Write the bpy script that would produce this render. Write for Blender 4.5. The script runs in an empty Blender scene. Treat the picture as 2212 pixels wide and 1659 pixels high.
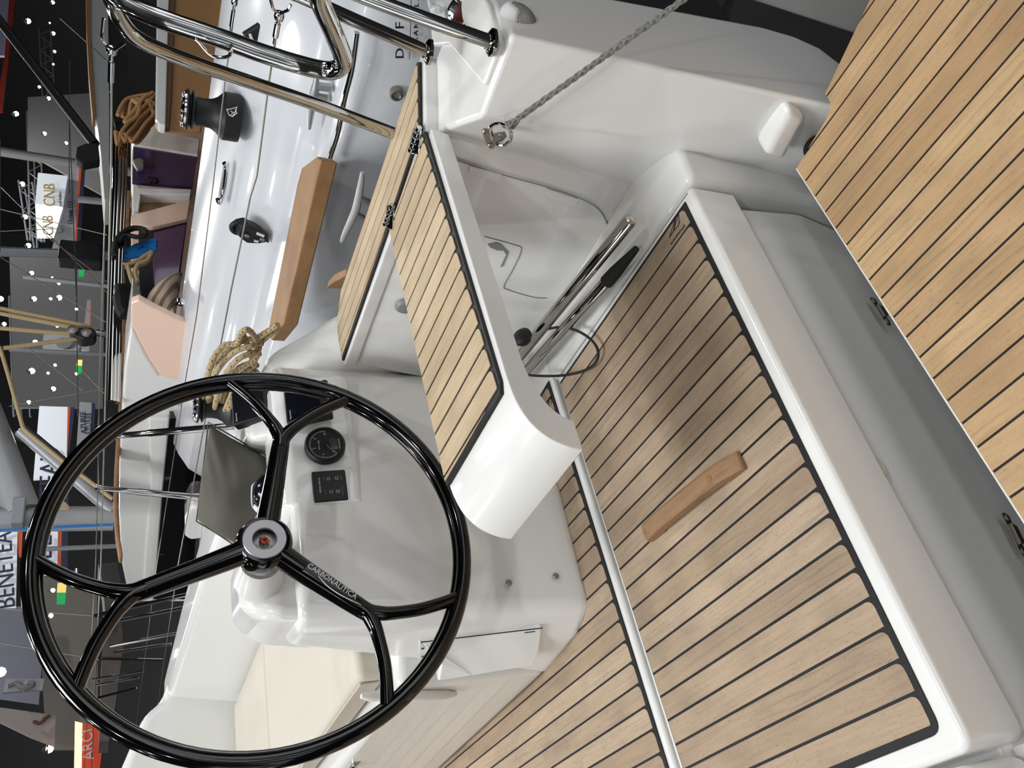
import bpy, bmesh, math, random
from mathutils import Vector as V, Matrix
random.seed(7)
SC = bpy.context.scene
COL = SC.collection
# ------------------------------------------------------------ camera
W_, H_, FPX = 2212, 1659, 1810.0
def _axes():
    a = V((170-1106, 2330-829.5, FPX)); b = V((372-1106, -1884-829.5, FPX))
    Y = a.normalized(); X = b.normalized(); X = (X - Y*X.dot(Y)).normalized()
    return X, Y, X.cross(Y)
AX, AY, AZ = _axes()
CAM = V((0, 0, 1.1))
cd = bpy.data.cameras.new('camera'); cam = bpy.data.objects.new('camera', cd); COL.objects.link(cam)
cd.sensor_fit = 'HORIZONTAL'; cd.sensor_width = 36.0; cd.lens = FPX/W_*36.0; cd.clip_start = .02; cd.clip_end = 200
# rows of the world<-image rotation; blender camera looks down -z with +y up
R3 = Matrix((AX, AY, AZ))
cx_, cy_, cz_ = (R3 @ V((1,0,0))), -(R3 @ V((0,1,0))), -(R3 @ V((0,0,1)))
m = Matrix((cx_, cy_, cz_)).transposed().to_4x4(); m.translation = CAM
cam.matrix_world = m
SC.camera = cam
SC.view_settings.view_transform = 'Standard'; SC.view_settings.look = 'None'
SC.view_settings.gamma = 1; SC.view_settings.use_curve_mapping = False
SC.view_settings.exposure = 0.42
def ray(x, y): return (R3 @ V((x-1106, y-829.5, FPX))).normalized()
def UZ(x, y, z): d = ray(x, y); return CAM + d*((z-CAM.z)/d.z)      # point seen at a pixel on a level / plane of the boat
def UX(x, y, X): d = ray(x, y); return CAM + d*(X/d.x)
def UY(x, y, Y): d = ray(x, y); return CAM + d*(Y/d.y)
# ------------------------------------------------------------ world + lamps
w = bpy.data.worlds.new('hall_fill'); SC.world = w; w.use_nodes = True
w.node_tree.nodes['Background'].inputs[0].default_value = (.9, .95, 1, 1)
w.node_tree.nodes['Background'].inputs[1].default_value = .80
_n = w.node_tree.nodes; _l = w.node_tree.links  # background gives soft fill; its noise patches are made up for streaky reflections
_tc = _n.new('ShaderNodeTexCoord'); _nz = _n.new('ShaderNodeTexNoise'); _rp = _n.new('ShaderNodeValToRGB')
_nz.inputs['Scale'].default_value = 3.2; _nz.inputs['Detail'].default_value = 2
_rp.color_ramp.elements[0].position = .46; _rp.color_ramp.elements[0].color = (.10, .11, .13, 1)
_rp.color_ramp.elements[1].position = .58; _rp.color_ramp.elements[1].color = (1.75, 1.82, 1.9, 1)
_l.new(_tc.outputs['Generated'], _nz.inputs['Vector']); _l.new(_nz.outputs['Fac'], _rp.inputs[0]); _l.new(_rp.outputs[0], _n['Background'].inputs[0])
def area(x, y, z, size, power, col=(1, .985, .96), rot=(0, 0, 0)):
    l = bpy.data.lights.new('hall_lamp', 'AREA'); l.shape = 'DISK'; l.size = size; l.energy = power; l.color = col
    o = bpy.data.objects.new('hall_lamp', l); o.location = (x, y, z); o.rotation_euler = rot; COL.objects.link(o); return o
LP = 76
for ix, X in enumerate((-8, -3.5, 1, 5.5)):
    for iy, Y in enumerate((-3.5, 3.5, 8.5, 13.0)):
        area(X+.7*((iy*37) % 3-1), Y+.9*((ix*53) % 3-1), 7.6, .45, LP*(1.1 if Y < 3 else (.85 if Y < 8 else .5))*(1.15 if X < 0 else .9))
area(-1.0, 2.2, 7.4, 3.0, 290, (.95, .97, 1))
for X, Y in ((12, 14), (20, 16), (6, 20), (14, 24), (26, 22)): area(X, Y, 7.8, .8, 420)  # unseen lamps added to brighten the far hall walls
# ------------------------------------------------------------ materials
def lin(c):
    return tuple((v/12.92 if v <= .04045 else ((v+.055)/1.055)**2.4) for v in [q/255 for q in c]) + (1,)
def mat(name, rgb, rough=.5, metal=0, coat=0, spec=.5, bump=0, bscale=200, var=0, vscale=3, emit=None, es=0, trans=0):
    m = bpy.data.materials.new(name); m.use_nodes = True
    nt = m.node_tree; b = nt.nodes['Principled BSDF']
    b.inputs['Base Color'].default_value = lin(rgb); b.inputs['Roughness'].default_value = rough
    b.inputs['Metallic'].default_value = metal; b.inputs['Coat Weight'].default_value = coat
    b.inputs['Coat Roughness'].default_value = .04; b.inputs['Specular IOR Level'].default_value = spec
    if trans: b.inputs['Transmission Weight'].default_value = trans
    if emit: b.inputs['Emission Color'].default_value = lin(emit); b.inputs['Emission Strength'].default_value = es
    tc = nt.nodes.new('ShaderNodeTexCoord')
    if var:
        n = nt.nodes.new('ShaderNodeTexNoise'); n.inputs['Scale'].default_value = vscale; n.inputs['Detail'].default_value = 4
        mx = nt.nodes.new('ShaderNodeMix'); mx.data_type = 'RGBA'
        mx.inputs[6].default_value = lin(rgb); mx.inputs[7].default_value = lin(tuple(q*(1-var) for q in rgb))
        nt.links.new(tc.outputs['Object'], n.inputs['Vector']); nt.links.new(n.outputs['Fac'], mx.inputs[0])
        nt.links.new(mx.outputs[2], b.inputs['Base Color'])
    if bump:
        n = nt.nodes.new('ShaderNodeTexNoise'); n.inputs['Scale'].default_value = bscale
        bp = nt.nodes.new('ShaderNodeBump'); bp.inputs['Strength'].default_value = bump; bp.inputs['Distance'].default_value = .002
        nt.links.new(tc.outputs['Object'], n.inputs['Vector']); nt.links.new(n.outputs['Fac'], bp.inputs['Height'])
        nt.links.new(bp.outputs['Normal'], b.inputs['Normal'])
    return m
def teak_mat(name, ca, cb, dark, rot=0.0, fine=1.0):
    m = bpy.data.materials.new(name); m.use_nodes = True; nt = m.node_tree; N = nt.nodes; L = nt.links
    b = N['Principled BSDF']; b.inputs['Roughness'].default_value = .62; b.inputs['Specular IOR Level'].default_value = .3
    tc = N.new('ShaderNodeTexCoord'); geo = N.new('ShaderNodeNewGeometry')
    off = N.new('ShaderNodeVectorMath'); off.operation = 'MULTIPLY_ADD'
    sc = N.new('ShaderNodeCombineXYZ')
    for i in range(3): L.new(geo.outputs['Random Per Island'], sc.inputs[i])
    off.inputs[1].default_value = (17, 31, 5); L.new(sc.outputs[0], off.inputs[0]); L.new(tc.outputs['Object'], off.inputs[2])
    def noise(scale, detail, rough=.55, dist=0):
        mp = N.new('ShaderNodeMapping'); mp.inputs['Scale'].default_value = scale; mp.inputs['Rotation'].default_value = (0, 0, rot)
        L.new(off.outputs[0], mp.inputs['Vector'])
        n = N.new('ShaderNodeTexNoise'); n.inputs['Scale'].default_value = 1; n.inputs['Detail'].default_value = detail
        n.inputs['Roughness'].default_value = rough; n.inputs['Distortion'].default_value = dist
        L.new(mp.outputs[0], n.inputs['Vector']); return n.outputs['Fac']
    def ramp(src, p0, p1, c0=(0, 0, 0, 1), c1=(1, 1, 1, 1)):
        r = N.new('ShaderNodeValToRGB'); r.color_ramp.elements[0].position = p0; r.color_ramp.elements[1].position = p1
        r.color_ramp.elements[0].color = c0; r.color_ramp.elements[1].color = c1; L.new(src, r.inputs[0]); return r.outputs[0]
    def mix(f, a, c, mode='MIX'):
        x = N.new('ShaderNodeMix'); x.data_type = 'RGBA'; x.blend_type = mode
        for s, v in ((0, f), (6, a), (7, c)):
            if isinstance(v, (int, float)): x.inputs[s].default_value = v
            elif isinstance(v, tuple): x.inputs[s].default_value = v
            else: L.new(v, x.inputs[s])
        return x.outputs[2]
    base = mix(ramp(geo.outputs['Random Per Island'], .1, .9), lin(ca), lin(cb))
    blot = ramp(noise((9, 5, 9), 3), .42, .66)  # random wood tone, also painting in the dark smudges of reflections
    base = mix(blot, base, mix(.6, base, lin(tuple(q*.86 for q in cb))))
    grain = ramp(noise((150*fine, 7*fine, 150), 5, .6, .4), .40, .80)
    base = mix(grain, base, mix(.26, base, lin(dark)))
    fleck = ramp(noise((700*fine, 95*fine, 700), 2, .5), .62, .70)
    base = mix(fleck, base, mix(.42, base, lin(dark)))
    wv = N.new('ShaderNodeTexWave'); wv.wave_type = 'BANDS'; wv.bands_direction = 'X'; wv.inputs['Scale'].default_value = 1; wv.inputs['Distortion'].default_value = 9
    wv.inputs['Detail'].default_value = 2; wv.inputs['Detail Scale'].default_value = .7
    mpw = N.new('ShaderNodeMapping'); mpw.inputs['Scale'].default_value = (19*fine, 4.5*fine, 19); L.new(off.outputs[0], mpw.inputs['Vector']); L.new(mpw.outputs[0], wv.inputs['Vector'])
    line = ramp(wv.outputs['Fac'], .86, .97); where = ramp(noise((9, 2.4, 9), 1), .54, .64)
    mulw = N.new('ShaderNodeMath'); mulw.operation = 'MULTIPLY'; L.new(line, mulw.inputs[0]); L.new(where, mulw.inputs[1])
    mul2 = N.new('ShaderNodeMath'); mul2.operation = 'MULTIPLY'; L.new(mulw.outputs[0], mul2.inputs[0]); mul2.inputs[1].default_value = .20
    base = mix(mul2.outputs[0], base, lin(dark))
    L.new(base, b.inputs['Base Color'])
    bp = N.new('ShaderNodeBump'); bp.inputs['Strength'].default_value = .25; bp.inputs['Distance'].default_value = .001
    L.new(grain, bp.inputs['Height']); L.new(bp.outputs[0], b.inputs['Normal'])
    return m
GEL = mat('white_gelcoat', (229, 229, 226), .22, coat=.6, var=.015, vscale=2)
GELM = mat('satin_gelcoat', (224, 223, 219), .38, coat=.1)
GELG = mat('hull_gelcoat', (204, 207, 211), .3, coat=.4)
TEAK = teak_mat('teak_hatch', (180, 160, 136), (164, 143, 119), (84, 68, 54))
TEAKP = teak_mat('teak_platform', (192, 162, 122), (176, 144, 106), (100, 76, 54))
TEAKS = teak_mat('teak_seat', (200, 181, 150), (184, 163, 132), (120, 96, 68), rot=0)
WOOD = teak_mat('oiled_teak', (158, 122, 84), (146, 110, 74), (112, 74, 42), fine=.6)
WOODH = teak_mat('teak_handle', (158, 126, 94), (142, 110, 80), (94, 66, 42), fine=.8)
CAULK = mat('black_caulk', (30, 29, 30), .55, spec=.3, bump=.3, bscale=300)
STEEL = mat('polished_steel', (190, 188, 184), .07, 1)
STEELB = mat('brushed_steel', (158, 154, 146), .38, 1)
CHROME = mat('chrome', (220, 220, 222), .04, 1)
BLACK = mat('gloss_black', (5, 5, 6), .10, coat=.3, spec=.4)
BLACKM = mat('matt_black', (22, 22, 24), .5, spec=.4)
RUBBER = mat('black_rubber', (14, 14, 14), .7)
GLASSD = mat('dark_glass', (13, 16, 24), .15, coat=.4)
LCD = mat('lcd_grey', (62, 70, 68), .25, coat=.4)
WHITEP = mat('white_print', (215, 215, 215), .5)
GREYP = mat('grey_print', (120, 120, 122), .5)
RED = mat('red_plastic', (170, 28, 24), .35)
ORANGE = mat('orange_paint', (205, 84, 40), .5)
SILVER = mat('satin_aluminium', (176, 176, 178), .35, .6)
CUSH = mat('cream_vinyl', (198, 193, 180), .75, bump=.25, bscale=500, spec=.3)
CUSHS = mat('taupe_vinyl', (190, 180, 164), .8, bump=.3, bscale=400)
GREY_FAB = mat('taupe_fabric', (98, 96, 88), .9, bump=.6, bscale=900, spec=.2, var=.08, vscale=9)
ROPET = mat('tan_rope', (196, 172, 128), .8, bump=.8, bscale=450, var=.25, vscale=160)
ROPEB = mat('brown_tan_rope', (196, 150, 100), .8, bump=.8, bscale=450, var=.35, vscale=120)
ROPEG = mat('grey_braid', (150, 148, 142), .6, bump=1, bscale=500, var=.5, vscale=420)
ROPEBL = mat('blue_rope', (24, 118, 196), .7, bump=.6, bscale=400)
ROPEK = mat('black_rope', (24, 22, 22), .7, bump=.8, bscale=400)
GREYPL = mat('grey_plastic', (128, 132, 134), .45)
NAVY = mat('navy_print', (38, 44, 70), .5)
TINT = mat('tinted_acrylic', (62, 52, 92), .12, coat=.3)
WARMLIT = mat('warm_lit_gelcoat', (240, 206, 186), .3, coat=.4)  # white gelcoat with the warm cabin light mixed into its colour
ALU = mat('mast_aluminium', (140, 143, 148), .4, .5)
ALUW = mat('boom_aluminium', (150, 152, 155), .4, .2)
DARK = mat('dark_hall', (34, 34, 36), .9)
CARPET = mat('hall_carpet', (30, 31, 33), .95, var=.2)
# ------------------------------------------------------------ object helpers
def tag(o, label=None, cat=None, group=None, kind=None):
    if label: o['label'] = label
    if cat: o['category'] = cat
    if group: o['group'] = group
    if kind: o['kind'] = kind
    return o
def thing(name, label, cat, loc=(0, 0, 0), group=None, kind=None):
    o = bpy.data.objects.new(name, None); o.empty_display_size = .05; COL.objects.link(o); o.location = loc
    return tag(o, label, cat, group, kind)
class MB:
    def __init__(s): s.v = []; s.f = []
    def add(s, vs, fs):
        n = len(s.v); s.v += [V(p) for p in vs]; s.f += [tuple(i+n for i in f) for f in fs]; return s
    def prism(s, pts, d):                       # polygon (3D) pushed along d
        n = len(pts); d = V(d); pts = [V(p) for p in pts]
        return s.add(pts+[p+d for p in pts], [tuple(range(n-1, -1, -1)), tuple(range(n, 2*n))]+[(i, (i+1) % n, n+(i+1) % n, n+i) for i in range(n)])
    def slab(s, xy, z0, z1): return s.prism([(p[0], p[1], z0) for p in xy], (0, 0, z1-z0))
    def box(s, c, h, ax=None):
        ax = ax or (V((1, 0, 0)), V((0, 1, 0)), V((0, 0, 1))); c = V(c)
        q = [c+ax[0]*(h[0]*i)+ax[1]*(h[1]*j)+ax[2]*(h[2]*k) for k in (-1, 1) for i, j in ((-1, -1), (1, -1), (1, 1), (-1, 1))]
        return s.add(q, [(3, 2, 1, 0), (4, 5, 6, 7)]+[(i, (i+1) % 4, 4+(i+1) % 4, 4+i) for i in range(4)])
    def tube(s, pts, r, seg=12, closed=False, cap=True, flat=1.0):
        pts = [V(p) for p in pts]; n = len(pts); rr = r if isinstance(r, (list, tuple)) else [r]*n
        up = None; rings = []
        for i in range(n):
            a = pts[(i-1) % n] if (closed or i > 0) else pts[i]; b = pts[(i+1) % n] if (closed or i < n-1) else pts[i]
            t = (b-a).normalized()
            if up is None: up = t.orthogonal().normalized()
            up = (up - t*up.dot(t)).normalized(); sd = t.cross(up)
            rings.append([pts[i]+(up*math.cos(2*math.pi*k/seg)*flat+sd*math.sin(2*math.pi*k/seg))*rr[i] for k in range(seg)])
        vs = [p for ring in rings for p in ring]; fs = []
        for i in range(n if closed else n-1):
            j = (i+1) % n
            fs += [(i*seg+k, i*seg+(k+1) % seg, j*seg+(k+1) % seg, j*seg+k) for k in range(seg)]
        if cap and not closed: fs += [tuple(range(seg-1, -1, -1)), tuple((n-1)*seg+k for k in range(seg))]
        return s.add(vs, fs)
    def lathe(s, prof, c, axis=(0, 0, 1), seg=32, cap0=True):   # prof: (radius, height along axis)
        a = V(axis).normalized(); u = a.orthogonal().normalized(); w = a.cross(u); c = V(c); n = len(prof)
        vs = [c+a*h+(u*math.cos(2*math.pi*k/seg)+w*math.sin(2*math.pi*k/seg))*max(r, 1e-5) for r, h in prof for k in range(seg)]
        fs = [(i*seg+k, i*seg+(k+1) % seg, (i+1)*seg+(k+1) % seg, (i+1)*seg+k) for i in range(n-1) for k in range(seg)]
        fs += ([tuple(range(seg-1, -1, -1))] if cap0 else [])+[tuple((n-1)*seg+k for k in range(seg))]
        return s.add(vs, fs)
    def loft(s, rows, closed=False, caps=False):
        n = len(rows[0]); vs = [p for r in rows for p in r]; fs = []
        for i in range(len(rows)-1):
            for k in range(n if closed else n-1):
                k2 = (k+1) % n; fs.append((i*n+k, i*n+k2, (i+1)*n+k2, (i+1)*n+k))
        if caps: fs += [tuple(range(n-1, -1, -1)), tuple((len(rows)-1)*n+k for k in range(n))]
        return s.add(vs, fs)
    def build(s, name, m, parent=None, bevel=0, seg=3, smooth=False, sub=0, solid=0, angle=35, limit=30):
        me = bpy.data.meshes.new(name); off = parent_loc(parent)
        me.from_pydata([p-off for p in s.v], [], s.f)
        bm = bmesh.new(); bm.from_mesh(me); bmesh.ops.remove_doubles(bm, verts=bm.verts, dist=1e-5)
        bmesh.ops.recalc_face_normals(bm, faces=bm.faces); bm.to_mesh(me); bm.free()
        me.materials.append(m); o = bpy.data.objects.new(name, me); COL.objects.link(o)
        if parent: o.parent = parent
        if solid: md = o.modifiers.new('solid', 'SOLIDIFY'); md.thickness = solid; md.offset = -1
        if bevel:
            md = o.modifiers.new('bevel', 'BEVEL'); md.width = bevel; md.segments = seg; md.limit_method = 'ANGLE'; md.angle_limit = math.radians(limit)
        if sub: md = o.modifiers.new('sub', 'SUBSURF'); md.levels = sub; md.render_levels = sub
        if smooth or bevel or sub:
            me.polygons.foreach_set('use_smooth', [True]*len(me.polygons))
            if bevel: md = o.modifiers.new('wn', 'WEIGHTED_NORMAL'); md.keep_sharp = True
            elif not sub:
                me.set_sharp_from_angle(angle=math.radians(angle))
        return o
def parent_loc(p):
    l = V((0, 0, 0))
    while p: l = l+p.location; p = p.parent
    return l
def spline(pts, n=10, closed=False):            # Catmull-Rom through points
    pts = [V(p) for p in pts]; out = []; N = len(pts)
    rng = range(N if closed else N-1)
    for i in rng:
        g = (lambda k: pts[k % N]) if closed else (lambda k: pts[min(max(k, 0), N-1)])
        p0, p1, p2, p3 = g(i-1), g(i), g(i+1), g(i+2)
        for k in range(n):
            t = k/n
            out.append(.5*((2*p1)+(p2-p0)*t+(2*p0-5*p1+4*p2-p3)*t*t+(3*p1-p0-3*p2+p3)*t**3))
    if not closed: out.append(pts[-1])
    return out
def fillet(pts, r, n=8):
    pts = [V(p) for p in pts]; out = [pts[0]]
    for i in range(1, len(pts)-1):
        a, b, c = pts[i-1], pts[i], pts[i+1]; d1 = (a-b).normalized(); d2 = (c-b).normalized()
        rr = min(r, (a-b).length*.49, (c-b).length*.49); p, q = b+d1*rr, b+d2*rr
        out += [p*(1-t)**2+b*2*t*(1-t)+q*t*t for t in [k/n for k in range(n+1)]]
    return out+[pts[-1]]
def rounded(P, radii, n=6):
    out = []; N = len(P)
    for i in range(N):
        a, b, c = V(P[i-1]), V(P[i]), V(P[(i+1) % N]); r = radii[i] if isinstance(radii, (list, tuple)) else radii
        if r <= 0: out.append((b.x, b.y)); continue
        d1, d2 = (a-b).normalized(), (c-b).normalized(); p, q = b+d1*r, b+d2*r
        out += [tuple((p*(1-t)**2+b*2*t*(1-t)+q*t*t).to_tuple()[:2]) for t in [k/n for k in range(n+1)]]
    return out
def lidmesh(P, radii, z0, z1, r=.013):
    base = rounded(P, radii); c = V((sum(p[0] for p in base)/len(base), sum(p[1] for p in base)/len(base)))
    rows = []
    A = sum(base[i][0]*base[(i+1) % len(base)][1]-base[(i+1) % len(base)][0]*base[i][1] for i in range(len(base)))
    sg = 1 if A > 0 else -1
    def inset(d):
        o = []
        for i in range(len(base)):
            a, b, e = V(base[i-1]), V(base[i]), V(base[(i+1) % len(base)]); t = (e-a).normalized(); o.append(b+V((-t.y, t.x))*sg*d)
        return o
    rows.append([(p[0], p[1], z0) for p in base])
    for k in range(7):
        an = k*math.pi/12; I = inset(r*(1-math.cos(an))); rows.append([(p.x, p.y, z1-r+r*math.sin(an)) for p in I])
    return MB().loft(rows, closed=True, caps=True)
def text(name, s, org, right, up, size, m, parent=None, ext=.0006, sx=1.0, align='LEFT', shear=0, space=1.0):
    cu = bpy.data.curves.new('t', 'FONT'); cu.body = s; cu.size = size; cu.extrude = ext; cu.align_x = align; cu.shear = shear
    cu.space_character = space; cu.resolution_u = 3
    to = bpy.data.objects.new('t', cu); COL.objects.link(to)
    me = bpy.data.meshes.new_from_object(to.evaluated_get(bpy.context.evaluated_depsgraph_get()))
    bpy.data.objects.remove(to)
    right = V(right).normalized(); n = right.cross(V(up)).normalized(); up = n.cross(right)
    off = parent_loc(parent)
    for v in me.vertices: v.co = V(org)+right*v.co.x*sx+up*v.co.y+n*v.co.z-off
    me.materials.clear(); me.materials.append(m); o = bpy.data.objects.new(name, me); COL.objects.link(o)
    if parent: o.parent = parent
    return o
def teak(name, outline, z, m, parent, pitch=.05, seam=.0052, border=.011, d=(0, 1), off=0.0, th=.008, round_=.016, parents_caulk='caulk', border_sides=None, top=None):
    """planks cut from an outline with bisect planes, on a black caulk bed. outline: list of (x, y)"""
    d = V((d[0], d[1], 0)).normalized(); nrm = V((d.y, -d.x, 0))
    c = MB().slab(outline, z-th, z-.0006).build(parents_caulk, CAULK, parent)
    # inset outline for wood
    P = [V((p[0], p[1], 0)) for p in outline]; n = len(P)
    area2 = sum(P[i].x*P[(i+1) % n].y-P[(i+1) % n].x*P[i].y for i in range(n)); sg = 1 if area2 > 0 else -1
    bs = border_sides or [border]*n; Q = []
    for i in range(n):
        a, b, e = P[i-1], P[i], P[(i+1) % n]; d1 = (b-a).normalized(); d2 = (e-b).normalized()
        n1 = V((-d1.y, d1.x, 0))*sg; n2 = V((-d2.y, d2.x, 0))*sg
        p1 = a+n1*bs[i-1]; p2 = b+n2*bs[i]
        den = d1.x*d2.y-d1.y*d2.x
        if abs(den) < 1e-4: Q.append(b+n1*bs[i-1])
        else:
            t = ((p2.x-p1.x)*d2.y-(p2.y-p1.y)*d2.x)/den; Q.append(p1+d1*t)
    off0 = parent_loc(parent)
    bm = bmesh.new(); vs = [bm.verts.new(V((q.x, q.y, z))-off0) for q in Q]; bm.faces.new(vs)
    ks = [nrm.dot(q) for q in Q]; k0 = math.floor((min(ks)-off)/pitch); k1 = math.ceil((max(ks)-off)/pitch)
    for k in range(k0, k1+1):
        for s in (-seam/2, seam/2):
            co = nrm*(off+k*pitch+s)+V((0, 0, z))-off0
            bmesh.ops.bisect_plane(bm, geom=bm.verts[:]+bm.edges[:]+bm.faces[:], plane_co=co, plane_no=nrm)
    kill = []
    for f in bm.faces:
        kk = (nrm.dot(f.calc_center_median()+off0)-off)/pitch
        if abs(kk-round(kk))*pitch < seam*.5 or f.calc_area() < 2e-5: kill.append(f)
    bmesh.ops.delete(bm, geom=kill, context='FACES')
    vs_, fs_ = [], []
    for f in bm.faces:
        P_ = [l.vert.co.copy() for l in f.loops]
        if round_ and len(P_) > 2:
            mx = max(nrm.dot(p) for p in P_); side = [i for i, p in enumerate(P_) if nrm.dot(p) > mx-.0015]
            i = min(side, key=lambda k: d.dot(P_[k])); a, b, c = P_[i-1], P_[i], P_[(i+1) % len(P_)]
            r = min(round_, (a-b).length*.8, (c-b).length*.8); p, q = b+(a-b).normalized()*r, b+(c-b).normalized()*r
            P_[i:i+1] = [p*(1-t)**2+b*2*t*(1-t)+q*t*t for t in [k/6 for k in range(7)]]
        fs_.append(tuple(range(len(vs_), len(vs_)+len(P_)))); vs_ += P_
    bm.free(); me = bpy.data.meshes.new(name); me.from_pydata(vs_, [], fs_); me.materials.append(m)
    o = bpy.data.objects.new(name, me); COL.objects.link(o)
    if parent: o.parent = parent
    md = o.modifiers.new('solid', 'SOLIDIFY'); md.thickness = .002; md.offset = -1
    return o
def screw(p, axis, parent, r=.008, name='screw'):
    o = MB().lathe([(r, 0), (r, .0015), (r*.8, .003), (r*.3, .003), (r*.3, .0012), (0, .0012)], p, axis, 20).build(name, STEELB, parent, smooth=True)
    return o

# ============================================================ the exhibition hall
tag(MB().box((8, 14, -3.05), (45, 45, .05)).build('floor', CARPET), kind='structure')
tag(MB().box((8, 45, 4), (45, .2, 9)).build('wall_front', mat('far_wall', (92, 92, 94), .9)), kind='structure')
tag(MB().box((45, 14, 4), (.2, 45, 9)).build('wall_right', mat('side_wall', (80, 80, 82), .9)), kind='structure')
tag(MB().box((8, 14, 13.2), (45, 45, .1)).build('ceiling', DARK), kind='structure')

# ============================================================ our yacht: fixed mouldings
yacht = thing('sailing_yacht', 'white sailing yacht stern whose cockpit fills the picture, teak laid in panels', 'boat', (0, 0, -.5))
# aft ledge and riser under the locker lids
prof = [(1.70, -.11), (.935, -.110), (.922, -.135), (.908, -.300), (.909, -.325), (.935, -.46), (1.05, -.9), (1.7, -.9)]
MB().prism([(-1.2, y, z) for y, z in prof], (2.44, 0, 0)).build('transom_step', GELM, yacht, bevel=.02, seg=5, limit=10)
# side gutter beside the lid and sole structure
MB().slab([(1.262, .885), (1.39, .875), (1.445, 1.0), (1.445, 1.9), (1.262, 1.9)], -.5, -.004).build('side_channel', GEL, yacht, bevel=.02, seg=4)
MB().slab([(-1.3, 1.612), (1.42, 1.612), (1.42, 2.0), (1.3, 4.5), (-1.3, 4.5)], -.3, -.001).build('sole', GEL, yacht, bevel=.01)
# stern quarter: rounded block between walkthrough and hull side, its inner wall runs forward under the helm seat
def ring(z):
    t = (z+.45)/.92
    L = lambda a, b: a+(b-a)*t
    T = ((.6, 1.695), (-.25, 1.695), (-.33, 1.68), (-.385, 1.65), (-.42, 1.585), (-.45, 1.51), (-.62, 1.32), (-.9, 1.15))
    out = next(b1+(b0-b1)*(z-a1)/(a0-a1) for (a0, b0), (a1, b1) in zip(T[:-1], T[1:]) if z >= a1)
    return [(L(1.31, 1.362), L(.80, .905), z), (L(1.235, 1.376), L(.63, .728), z), (out-.06, L(.68, .755), z), (out, L(.73, .80), z), (out+.012, 1.15, z), (out+.02, 1.9, z), (L(1.345, 1.505), 1.9, z), (L(1.36, 1.52), 1.06, z)]
MB().loft([ring(z) for z in (-.75, -.6, -.5, -.45, -.42, -.385, -.33, -.25, -.1, .1, .3, .462)], closed=True, caps=True).build('stern_quarter', GEL, yacht, bevel=.014, seg=3, limit=25)
# moulded pocket bump and round drain ring low on the quarter
P = [UX(*p, 1.262) for p in ((1650, 338), (1706, 232), (1746, 256), (1694, 352))]
MB().prism([p+V((.06, 0, 0)) for p in P], (-.06, 0, 0)).build('moulded_bump', GEL, yacht, bevel=.018, seg=4)
c = UX(1768, 322, 1.262); n = V((-1, -.2, .15)).normalized()
MB().lathe([(.030, -.01), (.030, .003), (.023, .005), (.022, .001), (0, .001)], c, n, 28).build('drain_ring', RUBBER, yacht, smooth=True)
MB().slab([(p.x, p.y) for p in [UZ(*q, .474) for q in ((932, 100), (968, 97), (1043, 186), (1078, 92), (1052, 8), (1010, -60), (920, -60))]], .45, .474).build('deck_step', GEL, yacht, bevel=.008, seg=4)
# raised pad under the outer seat strip
MB().slab([(1.715, 1.005), (1.68, 1.0), (1.53, 1.075), (1.508, 1.4), (1.497, 1.90), (1.60, 1.91), (1.68, 1.87), (1.715, 1.80)], .455, .493).build('side_seat_base', GEL, yacht, bevel=.006)
# console
def cring(z):
    t = z/.70; L = lambda a, b: a+(b-a)*min(t, 1)
    return [(L(.66, .735), L(1.752, 1.83), z), (L(.99, 1.0), L(1.73, 1.80), z), (L(1.44, 1.42), L(1.86, 1.86), z), (1.51, 1.93, z), (1.51, 2.16, z), (L(.65, .76), L(2.10, 2.05), z), (L(.60, .72), L(2.08, 2.0), z), (L(.625, .70), L(1.84, 1.88), z)]
MB().loft([cring(z) for z in (-.01, .02, .15, .3, .45, .6, .70)], closed=True, caps=True).build('steering_console', GEL, yacht, bevel=.035, seg=5, limit=22)
MB().loft([[(.98, 1.79, .52), (1.40, 1.83, .505), (1.43, 1.95, .50), (.97, 1.93, .50)], [(.985, 1.778, .54), (1.40, 1.812, .525), (1.44, 1.95, .52), (.975, 1.95, .52)], [(.985, 1.80, .69), (1.40, 1.835, .69), (1.44, 1.95, .69), (.975, 1.95, .69)], [(1.0, 1.825, .715), (1.39, 1.86, .715), (1.42, 2.0, .715), (1.0, 2.0, .715)]], closed=True, caps=True).build('instrument_pod', GEL, yacht, bevel=.012, seg=4, limit=15)
MB().loft([[(.71, 1.84, .60), (.97, 1.83, .60), (1.02, 1.95, .60), (1.02, 2.12, .60), (.74, 2.12, .60)], [(.73, 1.85, .76), (.94, 1.845, .76), (.98, 1.95, .76), (.98, 2.10, .76), (.76, 2.10, .76)], [(.77, 1.89, .815), (.91, 1.885, .815), (.93, 1.96, .815), (.93, 2.06, .815), (.80, 2.06, .815)]], closed=True, caps=True).build('wheel_pedestal_top', GEL, yacht, bevel=.035, seg=5, limit=12)
MB().lathe([(.058, -.02), (.052, .03), (.048, .05), (.046, .075)], (.836, 1.845, .776), (0, -.995, .1), 40).build('shaft_housing', GEL, yacht, smooth=True)
MB().loft([[(1.26, 1.90, .68), (1.45, 1.92, .68), (1.50, 2.15, .68), (1.30, 2.15, .68)], [(1.28, 1.97, .765), (1.44, 1.99, .765), (1.47, 2.12, .765), (1.32, 2.12, .765)]], closed=True, caps=True).build('console_upper_tier', GEL, yacht, bevel=.025, seg=4, limit=15)
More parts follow.
